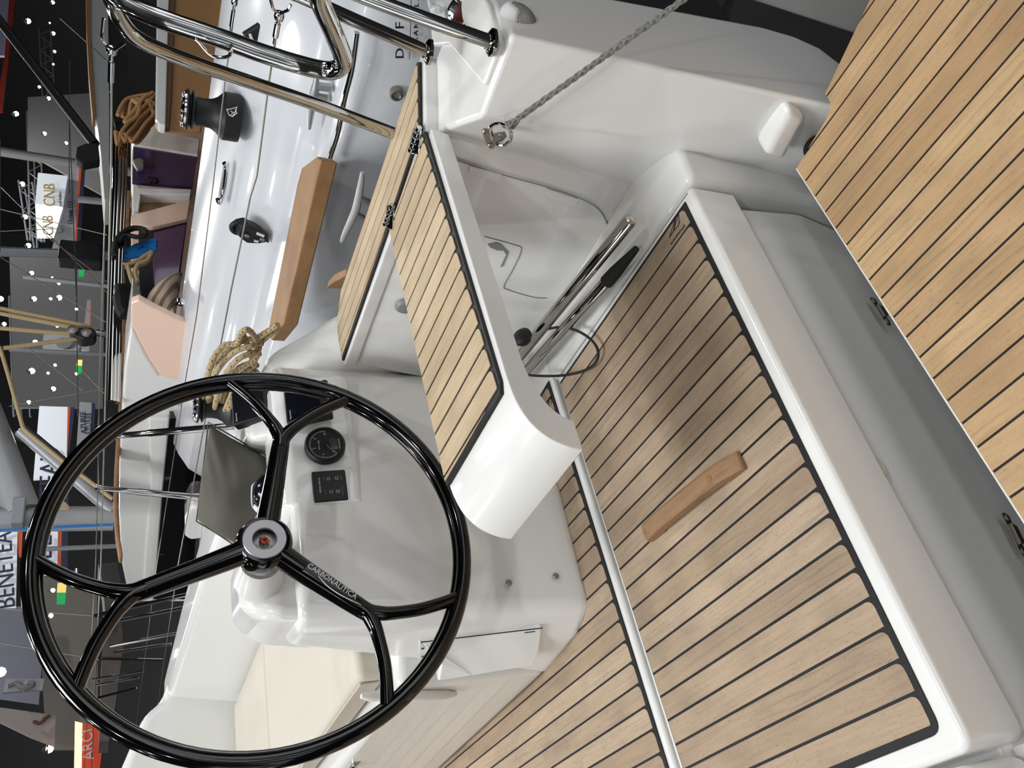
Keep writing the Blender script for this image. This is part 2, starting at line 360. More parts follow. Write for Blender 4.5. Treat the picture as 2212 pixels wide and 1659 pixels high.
# coaming rising from the seat strip and running forward
rows = []
for Y, a, b, c_, d_, e in ((1.865, (1.50, .40), (1.505, .485), (1.66, .485), (1.70, .47), (1.73, .3)),
                           (1.95, (1.49, .40), (1.49, .56), (1.63, .57), (1.69, .545), (1.74, .3)),
                           (2.05, (1.45, .40), (1.46, .665), (1.60, .69), (1.66, .665), (1.75, .3)),
                           (2.20, (1.33, .40), (1.42, .715), (1.56, .725), (1.62, .70), (1.76, .3)),
                           (3.00, (1.30, .40), (1.39, .765), (1.55, .77), (1.61, .74), (1.78, .3)),
                           (3.60, (1.30, .40), (1.38, .78), (1.55, .785), (1.60, .75), (1.78, .3)),
                           (4.55, (1.29, .40), (1.37, .80), (1.52, .80), (1.57, .77), (1.74, .3))):
    rows.append([V((q[0], Y, q[1])) for q in (a, b, c_, d_, e)]+[V((1.5, Y, .3))])
MB().loft(rows, closed=True, caps=True).build('coaming', GEL, yacht, bevel=.03, seg=4, limit=20)
MB().prism([(.60, 2.04, 0), (.565, 4.4, 0), (1.35, 4.4, 0), (1.35, 2.04, 0)], (0, 0, .425)).build('bench', GEL, yacht, bevel=.03, seg=4)
MB().tube([UX(780, 1504, .590), UX(800, 1504, .588), UX(960, 1501, .588), UX(985, 1499, .592)], [.006, .013, .013, .006], 14).build('bench_recess', GELM, yacht, bevel=0, smooth=True)
MB().prism([(1.50, 4.35, 0), (1.46, 4.35, .795), (1.36, 4.35, .82), (1.30, 4.35, .90), (1.05, 4.35, 1.0), (.3, 4.35, 1.06), (-1.3, 4.35, 1.06), (-1.3, 4.35, 0)], (0, .25, 0)).build('cabin_bulkhead', GEL, yacht, bevel=.04, seg=4)
# outer hull under the coaming
MB().loft([[(1.735, 1.85, .44), (1.745, 1.85, .0), (1.70, 1.85, -.4), (1.4, 1.85, -.8)], [(1.80, 3.0, .44), (1.82, 3.0, 0), (1.78, 3.0, -.4), (1.4, 3, -.9)], [(1.82, 5.0, .5), (1.84, 5, 0), (1.78, 5, -.4), (1.4, 5, -.9)]]).build('topsides', GELG, yacht, smooth=True, solid=.02)
for p in ((1100, 1258), (1197, 1248)):
    q = UY(*p, 1.755); screw(V((q.x, 1.737+q.z*.10, q.z)), (0, -1, .1), yacht, .0085, 'bolt_head')
tag(MB().lathe([(.028, 0), (.028, .004), (.020, .012), (0, .015)], UX(875, 660, 1.492), (-1, 0, .1), 28).build('round_cover', GREYPL, yacht, smooth=True), 'grey round plug')

# locker door let into the side wall
ld = thing('side_locker_door', 'white locker door with two hinge tabs in the side wall under the folding seat', 'locker door', UX(1180, 500, 1.43))
def wallX(z): t = (z+.45)/.92; return 1.34+.18*t
def onwall(x, y, lift=.002):
    d = ray(x, y); X = 1.44
    for _ in range(12): p = CAM+d*(X/d.x); X = (1.40+(1.505-1.40)*((p.z+.45)/.92)) if p.y > 1.06 else wallX(p.z)
    # wall leans between the two columns of the quarter
    k = (p.y-1.06)/(1.9-1.06); t = (p.z+.45)/.92
    for _ in range(20):
        t = (p.z+.45)/.92; k = (p.y-1.06)/.84; X = (1.36+.16*t)*(1-k)+(1.345+.16*t)*k; p = CAM+d*(X/d.x)
    return p-V((lift, 0, 0))
door = [onwall(*p) for p in spline([(930, 318, 0), (985, 342, 0), (1090, 375, 0), (1180, 400, 0), (1250, 424, 0), (1292, 448, 0), (1312, 485, 0), (1316, 530, 0), (1290, 580, 0), (1215, 690, 0), (1150, 780, 0), (1010, 740, 0), (960, 600, 0)], 4, True) for p in [(p.x, p.y)]]
def planar(P, off):
    a, b, c = P[8], P[20], P[38]; n = (b-a).cross(c-a).normalized()
    if n.x > 0: n = -n
    return [p-n*((p-a).dot(n))+n*off for p in P], n
dp, dn = planar(door, .0035)
MB().prism(dp, -dn*.02).build('door_panel', GEL, ld, bevel=.0015, seg=2)
door = [p+dn*.001 for p in dp]
MB().tube(door, .0013, 6, closed=True).build('door_gap', GREYPL, ld)
for a in (((1012, 352), (1083, 372), (1079, 389), (1010, 368)), ((1180, 402), (1246, 424), (1242, 440), (1176, 420))):
    MB().prism([onwall(*p, .005) for p in a], (-.007, 0, 0)).build('hinge_tab', GEL, ld, bevel=.002)
inner = [onwall(p.x, p.y, .0065) for p in spline([(1045, 507, 0), (1110, 525, 0), (1125, 535, 0), (1108, 575, 0), (1088, 612, 0), (1096, 622, 0), (1150, 638, 0), (1180, 640, 0)], 4)]
MB().tube(inner, .0012, 6).build('inner_panel_gap', GREYPL, ld)
MB().prism([onwall(*p, .006) for p in ((1052, 523), (1070, 519), (1082, 524), (1088, 532), (1097, 540), (1094, 548), (1084, 572), (1080, 572), (1092, 546), (1086, 537), (1072, 536), (1058, 530))], (-.002, 0, 0)).build('latch_mark', GREYPL, ld)

# ============================================================ locker lid with teak
lid = thing('locker_hatch', 'large white locker hatch covered with teak planks and a wooden grab handle', 'hatch', (.68, 1.25, -.12))
lidmesh([(.088, .900), (1.255, .898), (1.262, 1.598), (.093, 1.604)], [.03, .012, .012, .02], -.122, -.0035).build('lid', GEL, lid, smooth=True, angle=40)
HP = rounded([(.122, .933), (1.232, .925), (1.232, 1.583), (.122, 1.583)], [.022, 0, 0, 0], 5)
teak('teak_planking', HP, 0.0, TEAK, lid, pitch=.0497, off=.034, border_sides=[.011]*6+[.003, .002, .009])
# wooden handle, a bar with flared feet, lying fore and aft
hs = []
for t, z0, z1 in ((0, .001, .010), (.01, .001, .014), (.15, .001, .034), (.18, .008, .036), (.5, .012, .038), (.82, .008, .036), (.85, .001, .034), (.975, .001, .026), (1, .001, .016)):
    y = 1.072+t*.352; x = .668+t*.024; wd = .0195
    hs.append([V((x-wd, y, z0)), V((x+wd, y, z0)), V((x+wd, y, z1-.006*min(1, z1*40-.3))), V((x+wd*.62, y, z1)), V((x-wd*.62, y, z1)), V((x-wd, y, z1-.006*min(1, z1*40-.3)))])
h = MB().loft(hs, closed=True, caps=True).build('grab_handle', WOODH, lid, bevel=.0015, seg=2)
h['label'] = 'solid brown wooden grab handle with round plugs'
for t in (.20, .93):
    y = 1.072+t*.352; x = .668+t*.024
    MB().lathe([(.0075, -.004), (.0075, .0008), (0, .0008)], (x-.004, y, .0362 if t < .5 else .0285), (0, 0, 1), 20).build('wood_plug', WOOD, h)
# emblem printed on a plank: outline sails
em = [o for o in lid.children if o.name.startswith('teak_planking')][0]
def emblem(ox, oy, par, z, k=1.0, name='maker_emblem'):
    f = lambda L: [(ox+a*k, oy+b*k) for a, b in L]
    mb = MB()
    for pts in ([(0, 0), (13.9, -44.6), (9.1, -14.5), (0, 0)], [(9.1, -14.5), (19.9, -53), (21.1, -31.4), (18.7, -25.3), (9.1, -14.5)], [(21.1, -31.4), (23, -34)]):
        pts = f(pts)
        for a, b in zip(pts[:-1], pts[1:]):
            A, B = UZ(*a, z), UZ(*b, z); d = (B-A).normalized(); n = V((-d.y, d.x, 0))*.0008
            mb.prism([A-n, B-n, B+n, A+n], (0, 0, .0006))
    mb.build(name, CAULK, par)
emblem(1446, 513.5, em, .0004)
text('emblem_lettering', 'WOLZNAUTIC', UZ(1448, 526, .0006), UZ(1475, 489, .0006)-UZ(1448, 526, .0006), V((-1, .6, 0)), .0078, CAULK, em, sx=1.15)
# second lid to port, mostly outside the picture
l2 = thing('port_locker_hatch', 'second white locker hatch at the picture corner, only its teak corner and rounded rim showing', 'hatch', (-.4, 1.3, -.12))
lidmesh([(-1.0, .905), (.078, .905), (.078, 1.60), (-1.0, 1.60)], [.02, .05, .02, .02], -.11, -.0035, .016).build('lid', GEL, l2, smooth=True, angle=40)
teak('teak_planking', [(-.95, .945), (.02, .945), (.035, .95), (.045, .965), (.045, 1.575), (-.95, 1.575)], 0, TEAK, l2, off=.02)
# shower / courtesy light box on the step
sb = thing('step_light', 'white ribbed plastic light box with a screw at the bottom right corner of the picture', 'light', (.0, .93, -.13))
MB().slab([(.085, .895), (.085, .93), (-.1, .93), (-.1, .83), (.07, .83)], -.133, -.117).build('housing', WHITEP, sb, bevel=.004)
for k in range(7):
    MB().tube([(.055-k*.018, .845, -.115), (.05-k*.018, .915, -.115)], .004, 8).build('rib', GELG, sb, smooth=True)
screw(V((.075, .90, -.117)), (0, 0, 1), sb, .004)
# forward sole
so = thing('sole_panel', 'narrow teak cockpit sole between the white console and the white strip', 'deck panel', (.6, 2.2, 0))
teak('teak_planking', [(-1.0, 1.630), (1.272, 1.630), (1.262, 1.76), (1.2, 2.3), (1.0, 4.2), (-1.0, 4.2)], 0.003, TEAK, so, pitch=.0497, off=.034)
em2 = [o for o in so.children if o.name.startswith('teak_planking')][0]
emblem(1176, 892, em2, .0035, .72)

# ============================================================ helm seat
TS = .5
side = thing('side_seat_strip', 'teak laid seat strip along the outer edge, hinged to the folding seat', 'seat', (1.6, 1.4, .493))
SP = [(1.705, 1.02), (1.69, 1.01), (1.545, 1.085), (1.523, 1.40), (1.507, 1.885), (1.60, 1.895), (1.66, 1.87), (1.705, 1.80)]
teak('teak_planking', SP, TS, TEAKS, side, pitch=.043, off=.028, border=.008, seam=.004)
seat = thing('folding_helm_seat', 'folding white helm seat topped with teak slats, its end curved down, hinged beside the wheel', 'seat', (1.15, 1.19, .45))
top = [(1.505, .4925), (.80, .4925), (.755, .488), (.712, .474), (.680, .448), (.662, .415), (.655, .385)]
bot = [(.715, .385), (.722, .402), (.745, .425), (.79, .443), (.84, .450), (1.495, .452)]
pr_ = spline([(a, 0, b) for a, b in top[1:]], 4); pb = spline([(a, 0, b) for a, b in bot[:-1]], 4)
P2 = [V((top[0][0], 0, top[0][1]))]+pr_+pb+[V((bot[-1][0], 0, bot[-1][1]))]
def yaft(x): return 1.022+.027*max(0, (x-.8)/.7)
mb = MB(); n = len(P2)
vs = [V((p.x, yaft(p.x), p.z)) for p in P2]+[V((p.x, 1.352 if p.x > .8 else 1.348, p.z)) for p in P2]
mb.add(vs, [tuple(range(n)), tuple(range(2*n-1, n-1, -1))]+[(i, (i+1) % n, n+(i+1) % n, n+i) for i in range(n)])
mb.build('seat_shell', GEL, seat, bevel=.008, seg=4, limit=40)
teak('teak_slats', [(1.517, 1.068), (.80, 1.036), (.782, 1.046), (.774, 1.342), (1.51, 1.362)], TS, TEAKS, seat, pitch=.0505, off=.035, seam=.0060, border_sides=[.011, .009, .009, .002, .002])
for (x, y) in ((1.538, 1.11), (1.530, 1.335)):
    hg = thing('flag_hinge', 'polished steel hinge between the seat strips, %s' % ('nearer the braided line' if y < 1.2 else 'at the point of the triangular gap'), 'hinge', (x, y, .5), 'seat hinges')
    MB().prism([(x-.006, y-.035, .501), (x-.05, y, .501), (x-.006, y+.035, .501)], (0, 0, .005)).build('hinge_leaf', CHROME, hg, bevel=.001)
    MB().prism([(x+.006, y-.035, .501), (x+.006, y+.035, .501), (x+.035, y, .501)], (0, 0, .005)).build('hinge_leaf', CHROME, hg, bevel=.001)
    for k in range(5): MB().tube([(x, y-.036+k*.0145, .506), (x, y-.024+k*.0145, .506)], .007, 12).build('knuckle', CHROME, hg, bevel=.001)

# tubes lying in the side channel
for nm, a, b, r, lab in (('steel_tube', (1.275, 1.035, .065), (1.375, 1.72, .065), .0165, 'thick polished steel tube with closed end lying in the channel under the folding seat'),
                         ('steel_tube', (1.262, 1.20, .03), (1.335, 1.70, .04), .0155, 'polished steel tube with a black sleeve, the one nearer the teak hatch')):
    t_ = thing(nm, lab, 'tube', a)
    A, B = V(a), V(b); d = (B-A).normalized()
    MB().tube([A-d*.012, A-d*.008, A, B], [r*.4, r*.85, r, r], 28).build('tube_body', STEEL, t_, smooth=True)
    if r < .016: MB().tube([A-d*.115, A-d*.02, A+d*.02], [.008, .0165, .0175], 20).build('rubber_sleeve', RUBBER, t_, smooth=True)
MB_ = MB().lathe([(0, -.02), (.018, -.018), (.027, -.005), (.027, .006), (.015, .016), (0, .018)], UZ(1128, 728, .12), (.2, -.6, .7), 24)
tag(MB_.build('black_knob', BLACKM, smooth=True), 'round black knob half hidden below the folding seat edge', 'ball')  # a knob, not a loose rubber ball
cb = [UZ(x, y, z) for x, y, z in ((1120, 728, .10), (1160, 718, .07), (1205, 707, .045), (1245, 714, .03), (1278, 735, .022), (1292, 760, .018), (1285, 785, .016), (1258, 802, .018), (1215, 811, .03), (1165, 812, .06), (1125, 808, .09))]
tag(MB().tube(spline(cb, 8), .0036, 8).build('cord_loop', ROPEK, smooth=True), 'thin black flecked cord looping out over the teak hatch', 'cord')

# ============================================================ bathing platform
pf = thing('bathing_platform', 'lowered teak planked bathing platform at the right of the picture', 'platform', (.6, .2, -.25))
Z = -.2
e0 = [UZ(1722, 365, Z), UZ(1743.5, 400, Z), UZ(2212, 1125, Z)]
dline = (e0[2]-e0[1]).normalized(); c0 = e0[1]-dline*.05
PO = [(c0.x, c0.y)]
far = e0[1]+dline*1.9
PO = [(far.x, far.y), (c0.x, c0.y)]
for p in spline([(1722, 364, 0), (1752, 312, 0), (1780, 268, 0), (1793, 240, 0), (1794, 220, 0), (1783, 204, 0)], 3)[1:]:
    q = UZ(p.x, p.y, Z); PO.append((q.x, q.y))
q = UZ(1880, 0, Z); PO.append((q.x, q.y)); PO += [(1.46, .16), (1.5, -.6), (far.x, -.6)]
PO[1] = (UZ(1722, 364.5, Z).x, UZ(1722, 364.5, Z).y)
MB().slab([(x, y) for x, y in PO], Z-.05, Z-.0085).build('platform_shell', GEL, pf)
MB().tube([UZ(1722, 364, Z-.004), UZ(2260, 1199, Z-.004)], .003, 8).build('edge_trim', GEL, pf, smooth=True)
teak('teak_planking', PO, Z, TEAKP, pf, pitch=.0478, seam=.0046, off=.012, border=.0005, round_=0, d=(-.04, 1))
for i, (a, b) in enumerate((((1886, 652), (1914, 696)), ((2172, 1120), (2206, 1192)))):
    sp = thing('striker_plate', ('two screw steel striker plate beside the middle of the platform edge', 'two screw steel striker plate cut by the right picture edge')[i], 'latch', UY(*a, .91), 'striker plates')
    A, B = UY(*a, .909), UY(*b, .909); d = (B-A).normalized(); up = V((0, -.17, 1)); up = (up-d*up.dot(d)).normalized(); nn = d.cross(up); 
    if nn.y > 0: nn = -nn
    L = (B-A).length; mb = MB()
    out = []
    for c, s_ in ((A, -1), (B, 1)):
        for k in range(9):
            an = math.pi*(k/8-.5); out.append(c+d*s_*math.cos(an)*.011+up*s_*math.sin(an)*.011)
    mb.prism(out, nn*.003).build('plate', STEELB, sp, bevel=.001)
    MB().prism([A+d*.012+up*.003, B-d*.012+up*.003, B-d*.016-up*.014, A+d*.016-up*.014], nn*.008).build('tongue', STEELB, sp, bevel=.002)
    for c in (A, B): screw(c+nn*.003, nn, sp, .0065)
dr = thing('step_drain', 'faint round translucent drain disc on the grey step, half under the hatch rim', 'drain', UY(1890, 1010, .912))
MB().lathe([(.026, -.002), (.026, .0012), (.022, .0018), (.021, .0006), (0, .0006)], UY(1888, 1012, .9125), (0, -1, .1), 32).build('disc', mat('drain_plastic', (196, 194, 186), .4), dr, smooth=True)

# ============================================================ steering wheel
WC = V((.836, 1.69, .79)); WN = V((0, -.99498, .0999)); WU = V((1, 0, 0)); WV = V((0, .0999, .99498))
def wl(r, deg, h=0): a = math.radians(deg); return WC+WU*(r*math.cos(a))+WV*(r*math.sin(a))+WN*h
wheel = thing('steering_wheel', 'large glossy black carbon steering wheel with three forked spokes in front of the white console', 'steering wheel', WC)
rim = MB().tube([wl(.441, k*3.75) for k in range(96)], .0172, 20, closed=True)
rim.tube([wl(.4285, k*3.75, -.012) for k in range(96)], .0105, 12, closed=True)
rim.build('rim', BLACK, wheel, smooth=True)
for k in range(3):
    a0 = -11.7+120*k; mb = MB()
    hub_end = [wl(.035, a0, -.004), wl(.09, a0, -.006), wl(.16, a0, -.006), wl(.23, a0, -.004), wl(.272, a0, -.002)]
    mb.tube(spline(hub_end, 6), [.0275-.0085*i/24 for i in range(25)], 20, flat=1.0)
    for s in (-1, 1):
        ps = [wl(.245, a0), wl(.270, a0+s*.5), wl(.292, a0+s*2.6), wl(.315, a0+s*5.3), wl(.36, a0+s*10.6), wl(.40, a0+s*15.2), wl(.438, a0+s*19.2)]
        q = spline(ps, 6); mb.tube(q, [.0190-.0050*min(1, i/20) for i in range(len(q))], 16)
    sp = mb.build('spoke', BLACK, wheel, smooth=True, angle=60)
    if k == 2:
        d = (wl(.27, a0)-wl(.1, a0)).normalized(); up = WN.cross(d)
        if (up.dot(V((1, 0, 0)))) < 0: up = -up
        # letters lie on a thin raised plate face of the spoke
        mbp = MB(); A, B = wl(.105, a0, .0135), wl(.262, a0, .0105); sdv = up
        mbp.prism([A-sdv*.011, B-sdv*.010, B+sdv*.010, A+sdv*.011], WN*.006); mbp.build('name_plate', BLACK, sp, bevel=.003)
        text('spoke_lettering', 'CARBONAUTICA', wl(.108, a0, .0205)+up*.0005, d+WN*-.018, up, .0165, WHITEP, sp, sx=.98, ext=.0004)
        arc = [wl(.14, a0, .0200)-up*.002, wl(.17, a0, .0196)-up*.009, wl(.205, a0, .019)-up*.009, wl(.25, a0, .018)-up*.002]
        MB().tube(spline(arc, 8), [.0006+.0006*math.sin(math.pi*i/24) for i in range(25)], 6).build('swoosh_mark', WHITEP, sp)
MB().lathe([(.050, -.055), (.056, -.04), (.060, .0), (.058, .014), (.052, .021), (.046, .022), (.024, .022), (.023, .0)], WC, WN, 48).build('hub', BLACK, wheel, smooth=True)
hb = MB().lathe([(.0455, .0225), (.044, .0245), (.026, .0245), (.0245, .022), (.0245, .002), (0, .002)], WC, WN, 48, cap0=False).build('hub_ring', SILVER, wheel, smooth=True)
MB().lathe([(.017, 0), (.017, .003), (0, .003)], WC+WN*.003, WN, 32).build('washer', STEELB, hb)
MB().lathe([(.0125, 0), (.0125, .010), (.009, .011), (.009, .002)], WC+WN*.005, WN, 6).build('hub_nut', CHROME, hb)
MB().lathe([(.0085, 0), (.0085, .009), (.0035, .0095), (.003, .004), (0, .004)], WC+WN*.008, WN, 24).build('red_insert', RED, hb, smooth=True)

# ============================================================ console instruments
def plate(x, y, w_, h_, Y, n=V((0, -1, .06))):     # local frame on the pod: centre from a pixel on depth Y
    c = UY(x, y, Y); n = n.normalized(); r = V((1, 0, 0)); r = (r-n*r.dot(n)).normalized(); u = n.cross(r)
    if u.z < 0: u = -u
    return c, r, u, n
pn = V((-.06, -1, .14))
# engine gauge
c, r, u, n = plate(702, 963, 0, 0, 1.787, pn)
g = thing('tachometer', 'round black engine gauge with orange needle and grey display on the console', 'gauge', c)
G = .051
MB().lathe([(G, -.006), (G, .006), (G*.93, .013), (G*.86, .011), (G*.84, .007), (0, .007)], c, n, 56).build('bezel', BLACKM, g, smooth=True)
def onp(a, rad, h=.0078): return c+r*(rad*math.cos(a))+u*(rad*math.sin(a))+n*h
mb = MB()
for k in range(41):
    a = math.radians(222-k*5.6); L = .0065 if k % 10 == 0 else .0035
    p0, p1 = onp(a, .040), onp(a, .040-L); s_ = (u*math.cos(a)-r*math.sin(a))*.0005
    mb.prism([p0-s_, p1-s_, p1+s_, p0+s_], n*.0003)
mb.build('dial_ticks', WHITEP, g)
for k, s_ in enumerate('01234'):
    a = math.radians(222-k*56); text('dial_number', s_, onp(a, .029)-u*.003-r*.002, r, u, .0085, WHITEP, g, ext=.0002)
text('dial_legend', 'RPM x 1000', c+r*-.014+u*.014+n*.008, r, u, .0052, WHITEP, g, ext=.0002)
MB().prism([c-r*.016-u*.030+n*.0078, c+r*.016-u*.030+n*.0078, c+r*.018-u*.012+n*.0078, c-r*.018-u*.012+n*.0078], n*.0008).build('display', LCD, g)
text('maker_text', 'VOLVO PENTA', c-r*.0155-u*.0365+n*.008, r, u, .0045, WHITEP, g, ext=.0002)
a = math.radians(215); p1, p2 = onp(a, .030, .010), onp(a, 0, .010); s_ = (u*math.cos(a)-r*math.sin(a))*.0012
MB().prism([p1, p2-s_, p2+s_], n*.001).build('needle', ORANGE, g)
MB().lathe([(.005, .008), (.005, .011), (0, .012)], c, n, 20).build('needle_cap', BLACKM, g, smooth=True)
# engine start panel
c, r, u, n = plate(712, 1052, 0, 0, 1.790, pn)
e = thing('engine_panel', 'square black engine start panel with white symbols below the round gauge', 'control panel', c)
MB().box(c+n*.004, (.041, .041, .006), (r, u, n)).build('housing', BLACKM, e, bevel=.0035, seg=3)
text('maker_text', 'VOLVO PENTA', c-r*.019+u*.022+n*.0105, r, u, .0062, WHITEP, e, ext=.0002)
for (dx, dy, s_) in ((.018, .002, 'START'), (.018, -.030, 'STOP'), (-.018, .002, 'ON/OFF'), (-.018, -.030, 'ALARM / DIM')):
    text('button_text', s_, c+r*dx+u*(dy+(.009 if dy > 0 else 0))+n*.0105, r, u, .0042, GREYP, e, ext=.0002, align='CENTER')
for dx, dy in ((.018, .002), (.018, -.018), (-.018, -.001), (-.018, -.018)):
    MB().tube([c+r*(dx+.0038*math.cos(t*math.pi/8))+u*(dy+.0038*math.sin(t*math.pi/8))+n*.0103 for t in range(16)], .0004, 5, closed=True).build('button_ring', WHITEP, e)
# two multifunction displays
def display(px, py, Y, n, lab, w_=.055, h_=.058):
    c, r, u, n = plate(px, py, 0, 0, Y, n)
    t = thing('instrument_display', lab, 'display', c, 'sailing instrument displays')
    MB().box(c+n*.000, (w_, h_, .016), (r, u, n)).build('housing', BLACKM, t, bevel=.006, seg=3)
    MB().box(c+n*.0162+u*.010, (w_*.88, h_*.74, .0006), (r, u, n)).build('screen', GLASSD, t)
    for k in range(4):
        b = c+n*.0165-u*(h_*.80)+r*(w_*.44*(k-1.5))
        MB().box(b, (w_*.18, h_*.10, .0012), (r, u, n)).build('button', BLACKM, t, bevel=.001)
    text('maker_text', 'Raymarine', c-r*.046+u*.044+n*.0168, r, u, .0065, WHITEP, t, ext=.0002)
    text('button_text', '<   \\u2022   >   =', c-r*.034-u*.049+n*.0182, r, u, .006, GREYP, t, ext=.0002)
    return t
display(666, 872, 1.79, V((-.05, -1, .45)), 'square black instrument display with dark screen, directly above the round gauge')
display(549, 876, 1.95, V((-.05, -1, .62)), 'square black instrument display farther forward, beside the coiled tan rope')
# compass in its binnacle beside the wheel
cc = UY(588, 1062, 1.93)
cp = thing('binnacle_compass', 'domed compass with white hood behind the upper wheel spoke, beside the grey pillow', 'compass', cc)
MB().lathe([(.082, -.10), (.080, -.045), (.070, -.025), (.06, -.02)], cc, (0, -.35, 1), 40).build('base', GEL, cp, smooth=True)
MB().lathe([(.0835, -.075), (.0835, -.062), (.080, -.058)], cc, (0, -.35, 1), 40).build('base_seal', BLACKM, cp, smooth=True)
MB().lathe([(.058, -.02), (.057, .0), (.045, .027), (.025, .042), (0, .048)], cc, (0, -.35, 1), 36).build('dome', GLASSD, cp, smooth=True)
hd = [[cc+V((.066*math.cos(a)*math.cos(e_), .066*math.sin(a)*math.cos(e_)+.01, .066*math.sin(e_)-.01)) for e_ in [math.radians(q) for q in range(-5, 60, 8)]] for a in [math.radians(q) for q in range(20, 200, 12)]]
MB().loft(hd).build('hood', WHITEP, cp, smooth=True, solid=.004)

# console side box (clear drop down holder) with lip
bx = thing('side_box', 'long white plastic box fixed low on the inner flank of the steering console', 'box', (.66, 2.0, .2))
fp = [UX(x, y, .630) for x, y in ((909, 1389), (1172, 1358), (1168, 1390), (1164, 1415), (1152, 1439), (1020, 1459), (945, 1473), (952, 1436))]
fp = [UX(q_[0], q_[1], q_[2]) for q_ in ((909, 1389, .664), (1172, 1358, .638), (1168, 1390, .618), (1164, 1415, .600), (1152, 1439, .590), (1020, 1459, .590), (945, 1473, .595), (952, 1436, .615))]
MB().prism(fp, (.05, 0, 0)).build('housing', GEL, bx, bevel=.006, seg=3)
MB().tube([UX(909, 1387.5, .662), UX(1172, 1356.5, .636)], .0014, 6).build('shadow_gap', BLACKM, bx)
for a, b in (((930, 1391), (952, 1388)), ((1133, 1367), (1156, 1364))):
    MB().tube([UX(*a, .655 if a[0] < 1000 else .634), UX(*b, .655 if a[0] < 1000 else .634)], .0012, 6).build('slot', BLACKM, bx)
MB().prism([UX(x, y, .662) for x, y in ((906, 1390), (909, 1389), (950, 1440), (924, 1447), (905, 1425))], (.04, 0, 0)).build('end_face', GELM, bx, bevel=.001)
for p in ((914, 1418), (913, 1401)): MB().lathe([(.004, 0), (.004, .001), (0, .001)], UX(*p, .661), (-1, 0, 0), 14).build('hole', BLACKM, bx)
MB().lathe([(.014, 0), (.012, .010), (0, .014)], UX(912, 1449, .66), (-1, -.2, .2), 20).build('round_stop', WHITEP, bx, smooth=True)
lt = thing('bench_latch', 'small steel turn latch on the white bench front at the lower edge of the picture', 'latch', (.59, 2.74, .371))
MB().box((.592, 2.74, .371), (.004, .038, .012)).build('plate', STEELB, lt, bevel=.002)
MB().tube([(.590, 2.74, .371), (.572, 2.74, .371)], .008, 14).build('knob', CHROME, lt, smooth=True)

# ============================================================ cushions and pillow
def cushion(name, poly, z0, z1, lab, grp=None):
    t = thing(name, lab, 'cushion', (poly[0][0], poly[0][1], z0), grp)
    MB().slab(poly, z0, z1).build('cover', CUSH, t, bevel=.022, seg=4)
    A, B = V((poly[0][0]-.004, poly[0][1]+.03, (z0+z1)/2)), V((poly[1][0]-.004, poly[1][1]-.03, (z0+z1)/2))
    MB().box((A+B)/2, (.003, (B-A).length/2, (z1-z0)*.36)).build('side_panel', CUSHS, t, bevel=.002)
    return t
cushion('seat_cushion', [(.655, 2.105), (.655, 3.42), (1.285, 3.42), (1.29, 2.18)], .43, .505, 'cream bench cushion with a taupe side panel, the one touching the console', 'bench cushions')
cushion('seat_cushion', [(.655, 3.436), (.64, 4.30), (1.28, 4.30), (1.285, 3.436)], .43, .505, 'cream bench cushion farther forward, beyond the cushion seam', 'bench cushions')
pc = UX(512, 1045, 1.22)
pil = thing('throw_pillow', 'grey brown square throw pillow leaning behind the wheel, seen between its spokes', 'pillow', pc)
# corners from the photo laid on a slanted plane
def onplane(x, y, p0, n): d = ray(x, y); return CAM+d*((V(p0)-CAM).dot(n)/d.dot(n))
pnn = V((-.75, -.95, .45)).normalized()
C4 = [onplane(*q, pc, pnn) for q in ((450, 912), (628, 1012), (512, 1182), (424, 1126))]
N_ = 16; rowsA = []; rowsB = []
for i in range(N_+1):
    ra = []; rb = []
    for j in range(N_+1):
        s_, t_ = i/N_, j/N_
        p = C4[0]*(1-s_)*(1-t_)+C4[1]*s_*(1-t_)+C4[2]*s_*t_+C4[3]*(1-s_)*t_
        cen = (C4[0]+C4[1]+C4[2]+C4[3])/4
        e_ = (s_*(1-s_)*4)*(t_*(1-t_)*4)
        edge = 1-.015*(max(math.sin(math.pi*s_)*(abs(t_-.5)*2)**3, math.sin(math.pi*t_)*(abs(s_-.5)*2)**3))
        p = cen+(p-cen)*edge
        th = .10*e_**.5*(1+.05*math.sin(9*s_+4*t_)+.04*math.sin(13*t_))+.012*math.sin(26*(s_-t_))*math.exp(-5*(s_*s_+t_*t_))*min(1, e_*6)+.005*math.sin(17*s_+5)*math.exp(-6*((s_-1)**2+t_*t_))*min(1, e_*6)
        ra.append(p+pnn*th); rb.append(p-pnn*th*.8)
    rowsA.append(ra); rowsB.append(rb)
MB().loft(rowsA).loft(rowsB).build('pillow_cover', GREY_FAB, pil, smooth=True, sub=1)
bd = [C4[k]*(1-t)+C4[(k+1) % 4]*t for k in range(4) for t in [q/8 for q in range(8)]]
bd = [((C4[0]+C4[1]+C4[2]+C4[3])/4)+(p-((C4[0]+C4[1]+C4[2]+C4[3])/4))*(1-.015*math.sin(math.pi*(i % 8)/8)) for i, p in enumerate(bd)]
MB().tube(bd, .0022, 6, closed=True).build('seam', GREY_FAB, pil, smooth=True)

